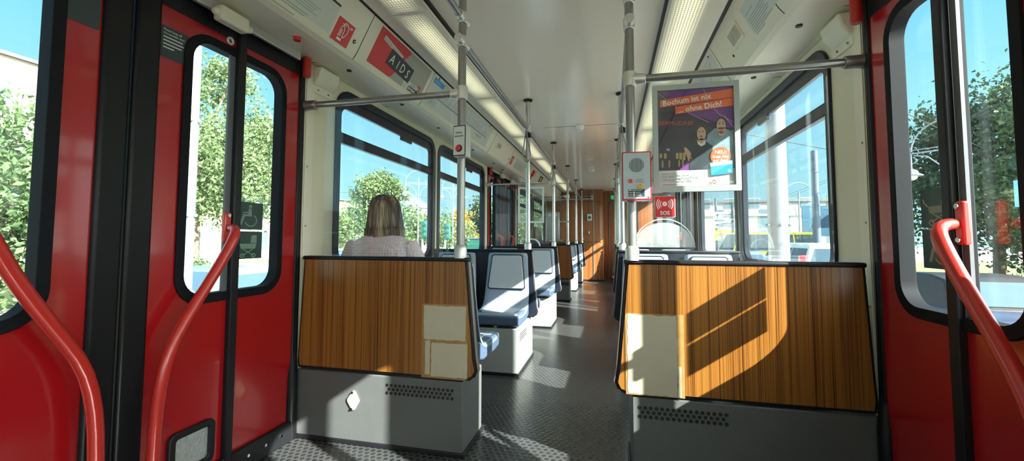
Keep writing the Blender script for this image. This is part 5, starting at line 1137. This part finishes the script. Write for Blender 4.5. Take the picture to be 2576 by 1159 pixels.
# vehicles: loft of cross-sections along the car
GLC = M('car_glass', (.05, .09, .13), .12, var=.1, spec=.2); TYRE = M('tyre', (.02, .02, .02), .8); TAIL = M('tail_light_red', (.60, .02, .03), .2, var=.1, coat=.5); PLATE = M('number_plate_white', (.75, .76, .75), .4)
def car(name, label, x, y, rot, paint, L=4.2, Wd=1.75, Ht=1.45, belt=.92, kind='hatch', tilt=0):
    root = thing(name, (0, 0, 0), label, 'car')
    if kind == 'van': top = [(-L/2+.02, belt), (-L/2+.14, Ht-.08), (-L/2+.35, Ht), (L/2-1.6, Ht), (L/2-1.2, Ht-.08), (L/2-.75, belt)]
    elif kind == 'cabrio': top = [(-L/2+.85, belt), (-L/2+1.3, Ht-.06), (-L/2+1.7, Ht), (L/2-1.75, Ht), (L/2-1.65, Ht-.05), (L/2-1.1, belt)]
    else: top = [(-L/2+.12, belt), (-L/2+.55, Ht-.1), (-L/2+.9, Ht), (L/2-1.95, Ht), (L/2-1.75, Ht-.05), (L/2-1.05, belt)]
    def sec(yy, z0, z1, w0, w1, n=4): return [(-w0, yy, z0), (w0, yy, z0), (w1, yy, z1), (-w1, yy, z1)]
    hw = Wd/2
    low = [(-L/2, .32, belt-.12, .86), (-L/2+.08, .22, belt-.03, .95), (-L/2+.5, .2, belt, 1), (0, .2, belt, 1), (L/2-1.1, .2, belt-.02, 1), (L/2-.35, .22, belt-.16, .95), (L/2-.06, .28, belt-.30, .88), (L/2, .34, belt-.42, .80)]
    b = MB().loft([[(-hw*k*.96, yy, z0), (hw*k*.96, yy, z0), (hw*k, yy, z0+.2), (hw*k, yy, z1-.12), (hw*k*.93, yy, z1), (-hw*k*.93, yy, z1), (-hw*k, yy, z1-.12), (-hw*k, yy, z0+.2)] for yy, z0, z1, k in low]); b.build('body', paint, root, bevel=.03, seg=3, ang=50)
    cab = MB().loft([[(-hw*.90, top[0][0]-.0, belt-.06), (hw*.90, top[0][0], belt-.06), (hw*.9, top[0][0], belt), (-hw*.9, top[0][0], belt)]]+[[(-hw*.90, yy, belt-.06), (hw*.90, yy, belt-.06), (hw*(.90-.22*(z-belt)/(Ht-belt)), yy, z), (-hw*(.90-.22*(z-belt)/(Ht-belt)), yy, z)] for yy, z in top[1:-1]]+[[(-hw*.90, top[-1][0], belt-.06), (hw*.90, top[-1][0], belt-.06), (hw*.9, top[-1][0], belt), (-hw*.9, top[-1][0], belt)]])
    cab.build('cabin', paint if kind != 'cabrio' else BLK, root, bevel=.04, seg=3, ang=50)
    g = MB()
    z0, z1 = belt+.05, Ht-.13; xa = hw*(.90-.22*(z0-belt)/(Ht-belt))+.006; xb = hw*(.90-.22*(z1-belt)/(Ht-belt))+.006
    yr, yf = top[1][0]+(.25 if kind != 'van' else .1), top[-2][0]; sp = [yr, (yr+yf)/2-.2, yf+.0] if kind != 'cabrio' else [yr+.5, yf]
    if kind == 'van': sp = [yr, yr+1.1, yr+2.1, yf]
    for s in (-1, 1):
        for i in range(len(sp)-1):
            a, c_ = sp[i]+.05, sp[i+1]-.03; e_ = .38 if i == len(sp)-2 else 0; st = .22 if (i == 0 and kind != 'van') else 0
            g.add([(s*xa, a-st, z0), (s*xa, c_+e_, z0), (s*xb, c_, z1), (s*xb, a, z1), (s*(xa-.02), a-st, z0), (s*(xa-.02), c_+e_, z0), (s*(xb-.02), c_, z1), (s*(xb-.02), a, z1)], [(0, 1, 2, 3), (7, 6, 5, 4), (0, 4, 5, 1), (1, 5, 6, 2), (2, 6, 7, 3), (3, 7, 4, 0)])
    (ya, za), (yb, zb) = top[0], top[1]; n_ = Vector((0, -(zb-za), yb-ya)).normalized()*.012
    q = lambda t, k: (k*hw*(.84-.22*t), ya+(yb-ya)*t+n_.y, za+(zb-za)*t+n_.z)
    def pan(q, t0, t1):
        v = [q(t0, -1), q(t0, 1), q(t1, .95), q(t1, -.95)]; g.add(v+[tuple(Vector(p)-n_*1.5) for p in v], [(0, 1, 2, 3), (7, 6, 5, 4), (0, 4, 5, 1), (1, 5, 6, 2), (2, 6, 7, 3), (3, 7, 4, 0)])
    pan(q, .12, .92)
    (ya, za), (yb, zb) = top[-1], top[-2]; n_ = Vector((0, (zb-za), -(yb-ya))).normalized()*.012
    pan(q, .08, .95); g.build('car_windows', GLC, root, smooth=False)
    for yy in (-L/2+.78, L/2-.82):
        for s in (-1, 1):
            wv = MB().tube([(s*(hw-.20), yy, .32), (s*(hw-.17), yy, .32), (s*(hw-.02), yy, .32), (s*(hw+.005), yy, .32)], [.29, .32, .32, .29], 22).build('wheel', TYRE, root); MB().cyl((s*(hw-.01), yy, .32), (s*(hw+.012), yy, .32), .19, .17, 16).build('hub_cap', ALU, wv)
    t = MB()
    for s in (-1, 1):
        if kind == 'van': t.box(*sorted((s*(hw-.13), s*(hw+.004))), -L/2-.01, -L/2+.16, belt-.15, belt+.45)
        else: t.ball((s*(hw-.20), -L/2+.04, belt-.20), (.13, .07, .13), 12, 8)
    t.build('tail_light', TAIL, root, bevel=.02)
    MB().box(-.26, .26, -L/2-.03, -L/2+.02, .50, .61).build('number_plate', PLATE, root); MB().box(-.4, .4, -L/2-.02, -L/2+.05, belt-.16, belt-.12).build('boot_trim', CHROME, root)
    MB().box(-hw*.97, hw*.97, -L/2-.05, -L/2+.12, .25, .44).build('bumper', paint, root, bevel=.04)
    root.location = (x, y, GZ+.0); root.rotation_euler.z = rot; return root
car('convertible_car', 'Dark blue convertible car in the right door window', 5.85, 8.9, -.06, M('dark_blue_paint', (.03, .045, .085), .35, var=.1, spec=.15), L=3.9, Ht=1.38, belt=.90, kind='cabrio')
car('white_van', 'White van with red tail light in the big right window', 5.75, 14.6, -.04, M('white_car_paint', (.75, .77, .80), .25, var=.04, coat=.5), L=4.6, Wd=1.9, Ht=1.85, belt=1.1, kind='van')
car('yellow_van', 'Yellow van behind the white van in the right window', 8.0, 26.0, PI/2+.2, M('yellow_paint', (.62, .55, .05), .3, var=.1), L=5.4, Wd=2.0, Ht=2.35, belt=1.3, kind='van')
car('blue_car', 'Light blue car in the left folding door window', -6.9, 6.3, PI-.05, M('light_blue_paint', (.14, .28, .46), .2, var=.08, coat=.6), L=4.3)
car('blue_car', 'Blue car roof at the lower left corner beside the woman in pink', -8.6, 13.2, PI, M('mid_blue_paint', (.10, .30, .50), .2, var=.08, coat=.6), L=4.2, Ht=1.5)
car('grey_car', 'Grey car below the direction boards, second right window', 5.6, 21.5, 0, M('grey_blue_paint', (.16, .22, .32), .25, var=.1, coat=.5), L=4.4)
car('white_car', 'White parked car behind the hedge outside the left door window', -13.0, 18.5, PI, M('white_car_paint_parked', (.75, .76, .78), .25, coat=.5), L=4.3)
